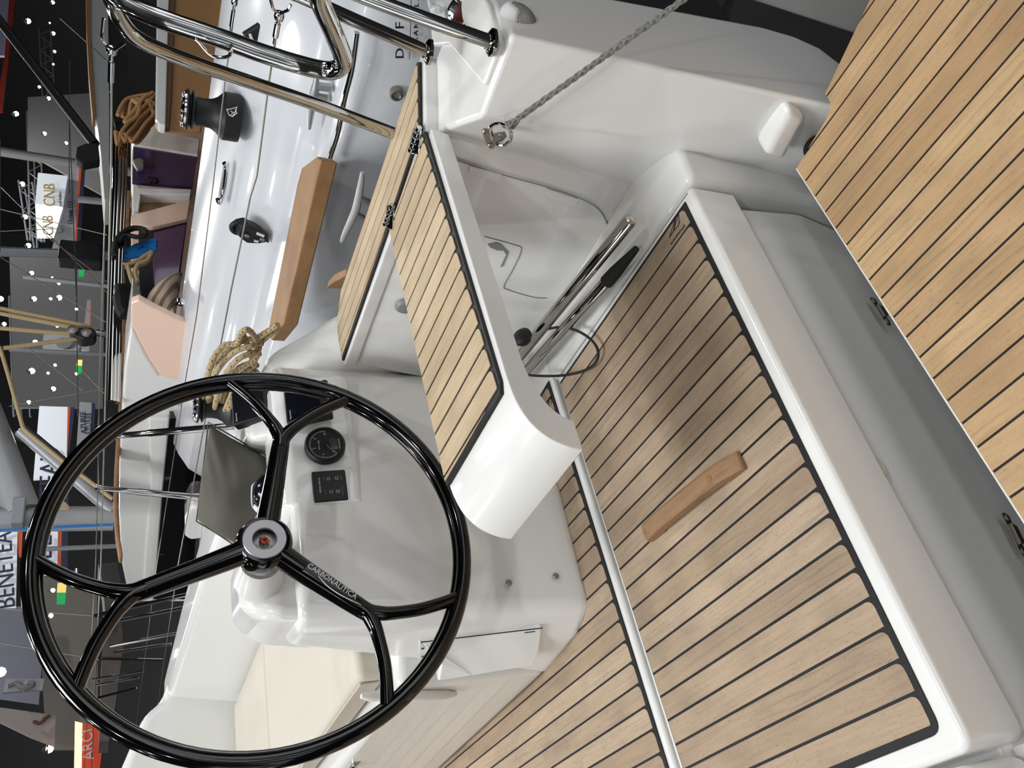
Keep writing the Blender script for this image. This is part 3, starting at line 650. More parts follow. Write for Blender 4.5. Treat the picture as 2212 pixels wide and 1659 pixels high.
# ============================================================ our winch and coiled sheet
def winch(c, R, Hh, lab, mark=False, scale_h=1, crown=CHROME):
    t = thing('sheet_winch', lab, 'winch', c, 'sheet winches')
    c = V(c)
    MB().lathe([(R, 0), (R*1.02, Hh*.04), (R*1.02, Hh*.28), (R*.96, Hh*.31), (R*.74, Hh*.40), (R*.62, Hh*.50), (R*.58, Hh*.62), (R*.60, Hh*.76)], c, (0, 0, 1), 40).build('drum', BLACKM, t, smooth=True)
    MB().lathe([(R*.60, Hh*.75), (R*.82, Hh*.80), (R*.84, Hh*.82), (R*.62, Hh*.845), (R*.62, Hh*.86), (R*.86, Hh*.89), (R*.86, Hh*.92), (R*.6, Hh*.94)], c, (0, 0, 1), 40).build('self_tailer', BLACKM, t, smooth=True)
    cr = MB().lathe([(R*.80, Hh*.92), (R*.80, Hh*.96), (R*.55, Hh*.985), (R*.18, Hh), (0, Hh*.98)], c, (0, 0, 1), 40).build('crown', crown, t, smooth=True)
    for k in range(12):
        a = k*math.pi/6; MB().lathe([(R*.07, 0), (R*.07, R*.06), (0, R*.08)], c+V((R*.66*math.cos(a), R*.66*math.sin(a), Hh*.96)), (0, 0, 1), 8).build('crown_stud', crown, cr, smooth=True)
    return t
wc = UX(500, 850, 1.60)
winch((1.60, 2.27, .725), .060, .145, 'black sheet winch with chrome top wrapped by the coiled tan rope, above the wheel rim', crown=CHROME)
# coiled tan rope: loops hanging over the winch and console, traced around their real positions
hk = thing('coiled_sheet', 'coiled tan sheet rope with black flecks hanging from the winch behind the wheel', 'rope', UX(500, 800, 1.6))
def px(pts, X, n=6, closed=False): return spline([UX(p[0], p[1], X+(p[2] if len(p) > 2 else 0)) for p in pts], n, closed)
loops = [[(440, 862), (452, 800), (490, 752), (530, 735), (560, 730)], [(452, 878), (462, 815), (500, 765), (540, 748), (566, 742)], [(462, 888), (476, 830), (508, 782), (545, 762), (560, 765)],
         [(478, 892), (488, 838), (512, 798), (540, 785), (556, 790)], [(494, 895), (500, 850), (520, 812), (545, 800), (556, 806)], [(444, 850), (456, 785), (482, 748), (512, 742), (520, 722), (535, 712), (550, 728), (556, 752), (548, 790)],
         [(448, 868), (470, 795), (500, 760), (518, 738), (524, 722), (535, 745), (545, 775)], [(470, 880), (496, 815), (530, 790), (552, 775), (560, 750)], [(548, 735), (575, 718), (600, 702)], [(556, 748), (578, 726), (604, 708)],
         [(486, 886), (505, 842), (528, 806), (550, 790)]]
for i, L in enumerate(loops):
    MB().tube(px([(x, y, -.018*(i % 3)+.02*math.sin(j*1.3+i)) for j, (x, y) in enumerate(L)], 1.60), .0082, 10).build('rope_strand', ROPET, hk, smooth=True)
fl = MB()
for i, L in enumerate(loops):
    ps = px([(x, y, -.018*(i % 3)+.02*math.sin(j*1.3+i)) for j, (x, y) in enumerate(L)], 1.60)
    for q in range(1, len(ps)-1, 2):
        v = (CAM-ps[q]).normalized(); dd = (ps[q+1]-ps[q-1]).normalized(); s_ = dd.cross(v).normalized(); v2 = s_.cross(dd)
        if v2.dot(v) < 0: v2 = -v2
        for k in range(4):
            an = k*math.pi/2; nv = (v2*math.cos(an)+s_*math.sin(an)); sv = nv.cross(dd)
            fl.box(ps[q]+nv*.0080, (.0032, .0011, .0006), (dd*.9+sv*.4, sv, nv))
fl.build('black_flecks', ROPEK, hk)
tag([o for o in hk.children if o.name.startswith('black_flecks')][0], kind='stuff')

# ============================================================ pushpit, lifelines, stanchions of our yacht
pp = thing('pushpit_rail', 'polished steel pushpit of bent tubes at the top left, standing on the white quarter', 'rail', UZ(1062, 92, .46))
def tubeX(L, r, name='rail_tube', par=pp, m=STEEL, n=8): return MB().tube(spline([UX(x, y, X) for x, y, X in L], n), r, 24).build(name, m, par, smooth=True)
tubeX([(700, -60, 1.43), (688, -10, 1.45), (716, 60, 1.47), (737, 112, 1.49), (741, 132, 1.50), (728, 149, 1.51), (700, 152, 1.52), (640, 138, 1.52), (560, 113, 1.53), (480, 84, 1.54), (380, 52, 1.55), (320, 30, 1.56), (270, 5, 1.57), (232, -25, 1.58), (200, -70, 1.58)], .0185)
tubeX([(215, -60, 1.60), (240, 0, 1.60), (262, 45, 1.61), (290, 78, 1.62), (340, 105, 1.63), (430, 140, 1.64), (560, 184, 1.66), (700, 232, 1.68), (855, 290, 1.70)], .0150)
tubeX([(560, -45, 1.56), (650, -8, 1.55), (780, 50, 1.54), (926, 112, 1.53)], .0135)
tubeX([(690, -48, 1.44), (790, -6, 1.43), (920, 42, 1.41), (1064, 92, 1.39)], .0135)
for p, X in (((1062, 92), 1.392), ((926, 112), 1.53)):
    q = UX(*p, X); MB().lathe([(.026, -.004), (.026, .002), (.019, .007), (.0135, .008), (.0135, .012)], q, (.02, .08, 1), 32).build('foot_flange', STEEL, pp, smooth=True)
MB().tube(spline([UX(x, y, 1.50) for x, y in ((421, 84), (430, 92), (450, 115), (470, 124), (492, 122), (500, 112), (497, 104))], 6), .0032, 10).build('fender_hook', CHROME, pp, smooth=True)
MB().tube([UX(x, y, 1.57) for x, y in ((224, 40), (220, 78), (230, 100), (248, 108), (270, 92))], .003, 8).build('wire_eye', CHROME, pp, smooth=True)
MB().tube([UX(x, y, 1.56) for x, y in ((582, -10), (590, 20), (604, 30), (622, 22), (628, 10))], .003, 8).build('wire_eye', CHROME, pp, smooth=True)
def wire(pts, X, r, lab, grp='lifelines'):
    t = thing('lifeline', lab, 'wire', UX(*pts[0], X), grp)
    MB().tube([UX(x, y, X) for x, y in pts], r, 8).build('wire', STEELB, t, smooth=True)
    return t
def turnbuckle(t, a, b, X, r=.0065):
    A, B = UX(*a, X), UX(*b, X); d = B-A
    MB().tube([A, A+d*.25, A+d*.26, B-d*.26, B-d*.25, B], [r*.55, r*.6, r, r, r*.6, r*.5], 12).build('turnbuckle', CHROME, t, smooth=True)
    MB().lathe([(0, -.011), (.009, -.009), (.011, 0), (.009, .009), (0, .011)], A, d, 14).build('fork', CHROME, t, smooth=True)
t = wire([(242, 112), (240, 400), (229, 800), (222, 1060), (218, 1218), (196, 1700)], 1.70, .0024, 'upper lifeline wire of our yacht starting at the pushpit turnbuckle left of the winch'); turnbuckle(t, (241, 108), (239, 200), 1.70)
t = wire([(604, 30), (582, 170), (555, 380), (541, 425), (500, 623), (471, 775), (448, 883), (385, 1220), (330, 1600)], 1.72, .0022, 'lower lifeline wire passing the black turning block of the next boat'); turnbuckle(t, (603, 35), (592, 95), 1.72)
t = wire([(507, 20), (486, 177), (460, 400), (425, 680), (400, 825), (372, 1010), (339, 1220), (290, 1600)], 2.62, .0024, 'middle lifeline wire crossing in front of the next boat and its black winch'); turnbuckle(t, (507, 5), (497, 75), 2.62)
t = wire([(228, 430), (215, 800), (211, 1060), (207, 1218), (180, 1700)], 2.62, .0024, 'outermost upper lifeline wire running behind the top of the wheel rim')
for i, (a, b) in enumerate((((222, 944), (506, 920)), ((212, 1054), (452, 1077)))):
    st = thing('stanchion', ('steel guardrail stanchion beside the upper corner of the grey pillow', 'steel guardrail stanchion that meets the middle of the grey pillow')[i], 'stanchion', UX(*b, 1.73), 'stanchions')
    A, B = UX(*a, 1.73), UX(*b, 1.73); d = B-A
    MB().tube([A, A+d*.33, A+d*.34, B], [.0095, .0105, .0125, .0125], 16).build('post', STEEL, st, smooth=True)
    MB().lathe([(0, -.01), (.0115, -.006), (.0115, .01)], A, d, 14).build('cap', CHROME, st, smooth=True)
br_ = thing('bow_rail', 'cluster of thin steel posts seen through the wheel far forward along the decks', 'rail', UX(330, 1420, 2.4))
for i, (a, b, r) in enumerate((((205, 1330), (430, 1279), .010), ((262, 1340), (430, 1307), .010), ((238, 1396), (390, 1367), .009), ((245, 1410), (370, 1391), .009), ((215, 1422), (350, 1425), .009), ((200, 1468), (310, 1450), .008), ((205, 1480), (300, 1464), .008), ((210, 1508), (295, 1486), .008))):
    MB().tube([UX(*a, 1.9+.25*i), UX(*b, 1.9+.25*i)], r*(1.1+.1*i), 10).build('post', STEEL, br_, smooth=True)
# mooring cleat outboard of the seat strip
cl = thing('mooring_cleat', 'pale metal mooring cleat outboard of the teak seat strip', 'cleat', UX(790, 430, 1.74))
cp_ = [UX(x, y, 1.74) for x, y in ((783, 372), (780, 395), (775, 425), (768, 455), (757, 480), (745, 505), (738, 523))]
MB().tube(spline(cp_, 6), [.005+.006*math.sin(math.pi*i/36) for i in range(37)], 14).build('horn_bar', SILVER, cl, smooth=True)
for a, b in (((776, 428), (806, 440)), ((765, 462), (800, 478))):
    MB().tube([UX(*a, 1.74), UX(*b, 1.76)], .010, 12).build('cleat_foot', SILVER, cl, smooth=True)
# pad eye and braided line to the platform
pe = thing('pad_eye', 'steel hinged pad eye with three screws on the white side wall below the folding seat', 'fitting', UX(1070, 290, 1.375))
q = UX(1070, 292, 1.372)
out = [UX(x, y, 1.358) for x, y in ((1040, 283), (1045, 275), (1054, 277), (1062, 288), (1075, 285), (1090, 283), (1094, 293), (1084, 303), (1070, 308), (1066, 318), (1058, 320), (1052, 314))]
MB().prism(out, (-.005, -.001, 0)).build('base_plate', STEELB, pe, bevel=.001)
for p in ((1048, 285), (1081, 292), (1059, 314)): screw(UX(*p, 1.3525), (-1, 0, 0), pe, .0055)
MB().tube(spline([UX(x, y, X) for x, y, X in ((1063, 300, 1.352), (1060, 275, 1.342), (1075, 266, 1.335), (1092, 270, 1.325), (1104, 285, 1.325), (1102, 303, 1.335), (1088, 314, 1.342), (1072, 312, 1.352))], 6), .0038, 10).build('ring', CHROME, pe, smooth=True)
A = UX(1097, 272, 1.322); nn = ray(1097, 272).cross(ray(1475, 0)); E = V((1.3, -.07, 0)); E.z = 1.1-(nn.x*E.x+nn.y*E.y)/nn.z
rp = thing('platform_line', 'grey braided line running from the steel pad eye up to the right', 'rope', A)
mb = MB(); L = (E-A).length; d = (E-A).normalized(); o1 = d.orthogonal().normalized(); o2 = d.cross(o1)
for sgn in (1, -1):
    for k in range(3):
        mb.tube([A+d*(L*i/220)+(o1*math.cos(sgn*i*.55+k*2.094)+o2*math.sin(sgn*i*.55+k*2.094))*.0036 for i in range(221)], .0029, 5)
mb.build('braid', ROPEG, rp, smooth=True)
MB().tube(spline([A+d*.03, A+d*.005+V((.003, 0, -.012)), A+V((.012, .01, -.016)), A+V((.012, .008, .004)), A+d*.02], 5), .0042, 8).build('eye_splice', ROPEG, rp, smooth=True)
MB().box(E, (.02, .02, .012)).build('line_anchor', STEELB, pf, bevel=.003)
# nav light and shore power inlet on the quarter
def onq(x, y):      # grey transom face of the quarter
    return UY(x, y, .775)
nc = UY(1122, 45, .742)
nv = thing('stern_light', 'white and clear plastic stern navigation light on the quarter beside the rail foot', 'light', nc)
nout = V((-.15, -.9, .35)).normalized()
mb = MB(); rows = []
for k in range(7):
    t = k/6; rad = .034*math.sqrt(max(0, 1-(t*.92)**2)); cc_ = nc+nout*(t*.034)
    rows.append([cc_+V((rad*math.cos(a)*.95, 0, rad*math.sin(a)*1.15)) for a in [j*math.pi/12 for j in range(24)]])
def half(rows, f):
    return rows
MB().loft([[p+nout*-.01 for p in rows[0]]]+rows, closed=True, caps=True).build('lens', mat('clear_lens', (150, 152, 150), .08, coat=1, spec=.8), nv, smooth=True)
capr = []
for k in range(7):
    t = k/6; rad = .0355*math.sqrt(max(0, 1-(t*.90)**2)); cc_ = nc+nout*(t*.036)+V((0, 0, 0))
    capr.append([cc_+V((rad*math.cos(a)*.97, 0, rad*math.sin(a)*1.17)) for a in [math.radians(20+j*14) for j in range(11)]])
MB().loft(capr).build('white_hood', WHITEP, nv, smooth=True, solid=.003)
sl = thing('deck_filler', 'round chrome deck fitting with dark red centre at the top edge of the picture', 'deck fitting', UZ(1010, 30, .464))
q = UZ(1008, 28, .464)
MB().lathe([(.048, 0), (.048, .010), (.038, .014), (.034, .010), (.034, .006), (0, .006)], q, (-.2, -.6, 1), 40).build('ring', CHROME, sl, smooth=True)
MB().lathe([(.030, .006), (.026, .010), (.016, .008), (0, .007)], q, (-.2, -.6, 1), 32).build('cap', mat('dark_red', (70, 22, 18), .3), sl, smooth=True)
sk = thing('deck_hose', 'pale ribbed hose fitting at the top edge above the deck lettering', 'fitting', UZ(940, 20, .5))
MB().tube(spline([UZ(x, y, z) for x, y, z in ((930, -20, .47), (932, 5, .50), (938, 18, .515), (950, 22, .505), (958, 26, .47))], 6), .009, 12).build('hose', GELG, sk, smooth=True)

# ============================================================ the next yacht alongside
ny = thing('neighbouring_yacht', 'white yacht moored alongside with grey topsides, warm lit cockpit and lettering near its stern', 'boat', (4, 3, -.5))
def fsec(Y, dx=0):
    P = [(3.9, -.25), (2.95, -.22), (2.67, -.2), (2.655, -.05), (2.65, .15), (2.665, .29), (2.70, .372), (2.745, .400), (2.80, .405), (2.96, .41), (3.2, .42), (3.4, .425), (3.6, .43)]
    return [V((x+dx, Y, z-max(0, Y-5.3)*.05)) for x, z in P]
def sec(Y, dx=0):
    P = [(3.9, -.25), (2.95, -.22), (2.67, -.2), (2.655, -.05), (2.65, .15), (2.665, .29), (2.70, .372), (2.745, .400), (2.80, .405), (2.96, .415), (3.04, .44), (3.10, .52), (3.16, .60), (3.28, .665), (3.42, .715), (3.60, .745), (3.66, .735), (3.70, .30), (3.9, .2)]
    return [V((x+dx, Y, z)) for x, z in P]
MB().loft([sec(y, d) for y, d in ((1.30, .03), (2.2, 0), (3.2, .0), (4.4, .02), (5.3, .05))]).build('hull_and_deck', GELG, ny, smooth=True, solid=.03, angle=50)
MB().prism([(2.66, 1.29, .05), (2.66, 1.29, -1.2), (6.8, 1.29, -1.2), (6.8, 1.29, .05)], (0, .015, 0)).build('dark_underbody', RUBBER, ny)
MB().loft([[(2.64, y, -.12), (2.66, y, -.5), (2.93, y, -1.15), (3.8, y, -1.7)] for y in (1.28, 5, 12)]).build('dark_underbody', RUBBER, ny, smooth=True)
MB().loft([fsec(y, d) for y, d in ((5.28, .05), (7, .08), (9, .3), (12, .9))]).build('fore_deck', GEL, ny, smooth=True, solid=.03, angle=50)
MB().prism([(2.73, 1.31, .39), (2.73, 1.31, .05), (6.8, 1.31, .05), (6.8, 1.31, .3), (3.6, 1.31, .70), (3.2, 1.31, .62), (3.05, 1.31, .45)], (0, .04, 0)).build('transom', GELG, ny)
# teak toe rail with pointed end
tr = [UX(*q, 2.72) for q in ((692, 338), (668, 345), (655, 362), (645, 390), (580, 735), (618, 700), (690, 342))]
MB().prism([UZ(*q, .468) for q in ((684, 338), (652, 362), (642, 398), (578, 720), (586, 735), (612, 700), (693, 345))], (0, 0, -.06)).build('toe_rail', WOOD, ny, bevel=.006)
MB().prism([UZ(*q, .40) for q in ((748, 580), (722, 592), (710, 606), (705, 622), (716, 612), (746, 596))], (0, 0, -.05)).build('toe_rail', WOOD, ny, bevel=.004)
# stainless rubbing strips
MB().tube(spline([UX(x, y, 2.655) for x, y in ((771, 70), (760, 150), (745, 210), (730, 285), (712, 342))], 6), .010, 12).build('rub_rail', STEEL, ny, smooth=True)
# exhaust outlet and stern lettering
q = UX(856, 201, 2.655); MB().lathe([(.024, -.01), (.024, .016), (.018, .018), (.016, .008), (0, .006)], q, (-1, 0, .1), 28).build('exhaust_outlet', STEELB, ny, smooth=True)
X_ = 2.648
p0 = UX(872, 127, X_); right = (UX(873, 20, X_)-p0)
text('hull_lettering', 'DUFOUR', p0, right, V((0, 0, 1)), .043, BLACKM, ny, sx=1.35, ext=.002, space=1.5)
p1 = UX(902, 108, X_); text('hull_lettering', 'GRAND LARGE', p1, right, V((0, 0, 1)), .022, BLACKM, ny, sx=1.3, ext=.002, space=1.6)
A, B = UX(884, 127, X_), UX(888, -10, X_); MB().prism([A, B, B-V((0, 0, .002)), A-V((0, 0, .002))], (-.003, 0, 0)).build('lettering_underline', BLACKM, ny)
# details standing on it
winch((3.22, 2.375, .648), .100, .238, 'large black sheet winch with a white crest on its base, on the next boat')
tgt = [o for o in COL.objects if o.get('label', '').startswith('large black sheet winch')][0]
cbm = MB()
for pts in (((490, 236), (497, 236), (512, 231), (505, 249), (495, 249), (490, 236)), ((495, 249), (502, 252), (512, 244), (508, 236)), ((498, 240), (505, 243), (500, 246))):
    cbm.tube([UX(x+0, y, 3.112) for x, y in pts], .0018, 6)
cbm.build('crest_mark', WHITEP, tgt)
tb = thing('turning_block', 'black turning block with two pale screws on the white side deck of the next boat', 'block', UX(550, 508, 3.03))
pol = [UX(x, y, 3.02) for x, y in ((518, 500), (522, 490), (540, 486), (565, 497), (580, 508), (583, 527), (576, 524), (560, 527), (535, 526), (520, 515), (515, 508))]
MB().prism(pol, (.05, 0, .03)).build('cheek', BLACKM, tb, bevel=.006)
MB().tube([UX(517, 498, 3.03)+V((.02, 0, 0))+V((0, .035*math.cos(a*math.pi/8), .035*math.sin(a*math.pi/8))) for a in range(16)], .012, 8, closed=True).build('sheave', BLACKM, tb, smooth=True)
for p in ((533, 510), (566, 518)): screw(UX(*p, 3.012), (-1, 0, .1), tb, .012)
MB().tube([UX(x, y, 3.015) for x, y in ((555, 504), (570, 510))], .007, 8).build('slot', WHITEP, tb, smooth=True)
MB().tube([UX(x, y, 3.015) for x, y in ((549, 520), (558, 522))], .006, 8).build('slot', WHITEP, tb, smooth=True)
gr = thing('grab_rail', 'short chrome grab rail on the inner coaming of the next boat', 'rail', UX(485, 400, 3.3))
MB().tube(spline([UX(x, y, 3.2) for x, y in ((484, 352), (488, 358), (489, 372), (484, 410), (477, 436), (472, 436), (470, 430))], 5), .010, 12).build('rail', CHROME, gr, smooth=True)
MB().tube(spline([UX(x, y, 3.25) for x, y in ((474, 432), (478, 400), (484, 365), (483, 352))], 5), .008, 12).build('backing', SILVER, gr, smooth=True)
cl2 = thing('mooring_cleat', 'large grey mooring cleat on the deck edge of the next boat, right of its winch', 'cleat', UX(690, 200, 2.76))
MB().tube(spline([UX(x, y, 2.76) for x, y in ((684, 165), (682, 185), (678, 205), (672, 240), (668, 278))], 6), [.007+.010*math.sin(math.pi*i/24) for i in range(25)], 12).build('horn_bar', SILVER, cl2, smooth=True)
for a, b in (((686, 186), (714, 190)), ((680, 208), (706, 213))): MB().tube([UX(*a, 2.76), UX(*b, 2.76)], .016, 12).build('cleat_foot', SILVER, cl2, smooth=True)
def upoly(L, Y, th=.12): return [UY(x, y, Y) for x, y in L], (0, th, 0)
def panel(name, L, Y, m, par, th=.12, bevel=.01):
    P, d = upoly(L, Y, th); return MB().prism(P, d).build(name, m, par, bevel=bevel)
Yb = 5.2
panel('cockpit_bulkhead', [(284, 272), (300, 268), (432, 262), (470, 262), (455, 460), (440, 600), (410, 690), (300, 690), (268, 660), (284, 600)], Yb+.25, WARMLIT, ny, .1)
panel('companionway_frame', [(284, 272), (300, 270), (432, 300), (428, 335), (288, 312)], Yb, GEL, ny)
panel('companionway_door', [(288, 306), (427, 330), (416, 402), (286, 392)], Yb+.02, TINT, ny, .04, .004)
panel('door_jamb', [(286, 396), (300, 400), (300, 405), (414, 408), (412, 420), (305, 418), (300, 455), (286, 458)], Yb, GEL, ny)
panel('cabin_interior', [(300, 414), (415, 418), (410, 432), (312, 460), (300, 455)], Yb+.1, mat('interior_wood', (150, 122, 84), .6), ny, .05)
panel('cabin_post', [(283, 464), (412, 430), (405, 472), (330, 490), (283, 484)], Yb, WARMLIT, ny)
panel('window_surround', [(300, 492), (330, 492), (405, 472), (388, 600), (376, 640), (305, 658), (298, 560)], Yb+.04, BLACKM, ny, .08)
panel('tinted_window', [(333, 502), (402, 484), (382, 622), (335, 640), (330, 560)], Yb-.02, mat('plum_acrylic', (96, 70, 98), .15, coat=.3), ny, .05, .004)
for i, z_ in enumerate(((336, 0), )): pass
dk = MB().prism(*upoly([(286, 345), (300, 340), (311, 345), (311, 362), (296, 365)], Yb-.03, .04)).build('door_latch', SILVER, ny, bevel=.01)
for p in ((326, 392), (334, 393)):
    MB().lathe([(.03, 0), (.03, .03), (0, .045)], UY(*p, Yb+.02), (0, -1, 0), 16).build('door_knob', BLACKM, ny, smooth=True)
tl = thing('cockpit_table', 'folded tan cockpit table with a white edge at the top left, on the next boat', 'table', UY(400, 100, 4.3))
panel('table_leaf', [(362, -30), (492, -30), (496, 40), (478, 72), (462, 150), (448, 230), (434, 280), (358, 278)], 4.4, mat('table_tan', (176, 128, 76), .5), tl, .04)
panel('table_edge', [(340, -30), (366, -30), (362, 120), (358, 272), (344, 268), (336, 255)], 4.3, GEL, tl, .08)
panel('table_side', [(348, -30), (380, -30), (372, 200), (366, 278), (352, 276)], 4.36, mat('table_brown', (120, 84, 48), .5), tl, .04)
cr = thing('coiled_rope', 'thick coil of brown and tan rope hanging above the tinted doors of the next boat', 'rope', UY(290, 260, 4.9))
rnd = random.Random(3)
for k in range(15):
    x0 = 262+k*4; q_ = lambda a: rnd.uniform(-a, a)
    pts = [(x0-6+q_(4), 248+q_(8)), (x0+2, 226-k), (x0+18+q_(3), 212+k*.6), (330, 203+k*3.8), (330, 210+k*4), (302+k*1.2, 240+k*2.6+q_(3)), (278+k*3, 266+k), (262+k*2.6, 286+k*1.4+q_(5)), (256+k*2.4+q_(2), 312-k*1.2), (250+k*1.8, 288+q_(4))]
    MB().tube(spline([UY(x, y, 4.8+.02*(k % 5)) for x, y in pts], 6), .0165, 8).build('rope_strand', ROPEB, cr, smooth=True)
MB().tube(spline([UY(x, y, 4.7) for x, y in ((285, 215), (300, 228), (296, 250), (280, 262), (270, 262), (290, 240), (310, 212), (322, 205), (330, 200))], 6), .018, 8).build('rope_strand', ROPEB, cr, smooth=True)
br = thing('blue_halyard', 'bright blue halyard coil hanging in front of the black window frame', 'rope', UY(290, 540, 5))
for k in range(7):
    pts = [(252+k*2, 525+k*4), (262, 530+k*3), (280, 548-k*1.5), (300, 535-k*1), (322, 522+k*2), (336, 520+k*3), (326, 532+k*2), (300, 543+k*1.5), (272, 552+k), (254, 548+k*2)]
    MB().tube(spline([UY(x, y, 4.95+.02*(k % 3)) for x, y in pts], 5), .016, 8).build('rope_strand', ROPEBL, br, smooth=True)
tr_ = thing('tan_halyard', 'tan flecked halyard coil hanging just below the blue one', 'rope', UY(290, 575, 5))
for k in range(3):
    pts = [(258, 560+k*4), (268, 572+k*2), (292, 566+k*3), (318, 550+k*4), (328, 545+k*3), (318, 562+k*2), (298, 572+k*2), (292, 590), (296, 608+k*3), (288, 612), (280, 590), (276, 575)]
    MB().tube(spline([UY(x, y, 4.9+.02*k) for x, y in pts], 5), .017, 8).build('rope_strand', ROPET, tr_, smooth=True)
bk = thing('black_cord_coil', 'black cord coil looped around the rail above the blue halyard', 'rope', UY(290, 500, 5))
for k in range(3):
    pts = [(246, 550-k*8), (250, 520), (268, 500+k*2), (290, 492+k), (312, 496), (314, 508-k), (296, 512), (272, 508), (256, 522)]
    MB().tube(spline([UY(x, y, 4.85+.02*k) for x, y in pts], 5), .018, 8).build('cord_strand', ROPEK, bk, smooth=True)
bg = thing('sprayhood_bundle', 'folded black canvas bundle lashed beside the tinted window of the next boat', 'bag', UY(270, 650, 5))
for k in range(5):
    MB().tube(spline([UY(x+k*5, y, 4.8+.03*k) for x, y in ((256, 618), (258, 640), (262, 668), (272, 682))], 5), [.03]*5+[.045]*10+[.03], 8).build('canvas_fold', ROPEK, bg, smooth=True)
sp = thing('striped_cushion', 'striped beige cushion squeezed against the cabin side of the next boat', 'cushion', UY(350, 640, 4.9))
N_ = 12; ra = []; rb = []
cs = [UY(*q, 5.0) for q in ((394, 588), (378, 690), (305, 672), (322, 640))]
for i in range(N_+1):
    a_ = []; b_ = []
    for j in range(N_+1):
        s_, t_ = i/N_, j/N_; p = cs[0]*(1-s_)*(1-t_)+cs[1]*s_*(1-t_)+cs[2]*s_*t_+cs[3]*(1-s_)*t_
        th = .16*((s_*(1-s_)*4)*(t_*(1-t_)*4))**.45; a_.append(p+V((0, -th, 0))); b_.append(p+V((0, th, 0)))
    ra.append(a_); rb.append(b_)
mS = mat('striped_cloth', (214, 190, 166), .9)
nt = mS.node_tree; tc = nt.nodes.new('ShaderNodeTexCoord'); mp = nt.nodes.new('ShaderNodeMapping'); mp.inputs['Rotation'].default_value = (0, math.radians(62), 0)
wv = nt.nodes.new('ShaderNodeTexWave'); wv.inputs['Scale'].default_value = 5.5; wv.inputs['Distortion'].default_value = 1.2; cr_ = nt.nodes.new('ShaderNodeValToRGB')
cr_.color_ramp.elements[0].color = lin((216, 196, 172)); cr_.color_ramp.elements[1].color = lin((142, 122, 100)); cr_.color_ramp.elements[0].position = .45; cr_.color_ramp.elements[1].position = .75
nt.links.new(tc.outputs['Object'], mp.inputs[0]); nt.links.new(mp.outputs[0], wv.inputs['Vector']); nt.links.new(wv.outputs['Color'], cr_.inputs[0]); nt.links.new(cr_.outputs[0], nt.nodes['Principled BSDF'].inputs['Base Color'])
MB().loft(ra).loft(rb).build('cover', mS, sp, smooth=True)
# coachroof with black windows
def panelX(name, L, X, m, par, th=.1, bevel=.01): return MB().prism([UX(x, y, X) for x, y in L], (th, 0, 0)).build(name, m, par, bevel=bevel)
panelX('coachroof_side', [(262, 905), (257, 1000), (256, 1100), (262, 1215), (280, 1300), (440, 1300), (500, 955), (412, 826), (380, 815), (345, 812), (318, 770), (283, 700), (268, 800)], 3.50, GEL, ny, .4, .02)
panelX('roof_shade_strip', [(322, 905), (366, 905), (352, 1050), (340, 1200), (332, 1295), (308, 1295), (314, 1200), (326, 1050)], 3.46, GELM, ny, .05, .01)  # separate strip standing in for the stripe of shade below the roof
panelX('coachroof_end', [(283, 655), (300, 648), (328, 664), (380, 690), (408, 700), (425, 800), (405, 828), (345, 812), (318, 770), (283, 700)], 3.47, WARMLIT, ny, .05, .01)
panelX('coachroof_window', [(366, 903), (400, 905), (432, 935), (476, 955), (456, 1080), (440, 1180), (428, 1295), (331, 1295), (340, 1200), (352, 1050)], 3.42, mat('black_window', (10, 9, 12), .06, coat=.5), ny, .06, .005)
db = thing('deck_box', 'small white rounded box on the far deck left of the pillow', 'box', UX(425, 1130, 3.3))
MB().prism([UX(x, y, 3.3) for x, y in ((412, 1097), (436, 1094), (442, 1130), (438, 1164), (410, 1168), (399, 1160), (399, 1120))], (.3, 0, 0)).build('body', GEL, db, bevel=.03, seg=4)
hr = thing('coachroof_handrail', 'long teak handrail along the roof edge of the next boat', 'handrail', UY(255, 900, 5.5))
MB().prism([UY(x, y, 5.5) for x, y in ((266, 800), (268, 870), (262, 930), (257, 1000), (254, 1080), (258, 1150), (266, 1200), (258, 1200), (250, 1150), (245, 1080), (248, 1000), (252, 930), (258, 860), (259, 800))], (0, .12, 0)).build('rail', WOOD, hr, bevel=.01)
hr2 = thing('companionway_trim', 'pair of teak trim boards above the companionway of the next boat', 'trim', UY(265, 600, 5.5))
for L in (((266, 412), (283, 410), (280, 470), (268, 478)), ((262, 590), (270, 590), (272, 640), (272, 722), (258, 715), (258, 640)), ((266, 700), (281, 700), (280, 730), (270, 800), (258, 808), (258, 760))):
    MB().prism([UY(x, y, 5.4) for x, y in L], (0, .1, 0)).build('board', WOOD, hr2, bevel=.008)
ar = thing('traveller_arch', 'long bundle of polished steel tubes running across above the companionway', 'rail', UY(250, 600, 4.9))
for dx, r in ((236, .022), (243, .030), (251, .022), (258, .014)):
    MB().tube([UY(dx+14, 300, 4.9), UY(dx+13, 400, 4.9), UY(dx+6, 560, 4.9), UY(dx+1, 720, 4.9), UY(dx-3, 870, 4.9)], r, 16).build('tube', STEEL, ar, smooth=True)
bm_ = thing('black_pad', 'small black quilted pad stuck on the pale coaming behind the steel pushpit', 'pad', UX(570, 70, 3.2))
MB().prism([UX(x, y, 3.22) for x, y in ((528, 76), (585, 40), (595, 44), (600, 60), (607, 85), (600, 100), (590, 99), (532, 88))], (.02, 0, .01)).build('pad', BLACKM, bm_, bevel=.004)
MB().tube([UX(546, 90, 3.212), UX(540, 74, 3.212)], .006, 6).build('lettering_bar', WHITEP, bm_)  # plain bar standing in for tiny white lettering
wl_ = thing('chrome_fitting', 'tiny chrome fitting on the rounded white coaming below the striped cushion', 'fitting', UX(390, 655, 3.2))
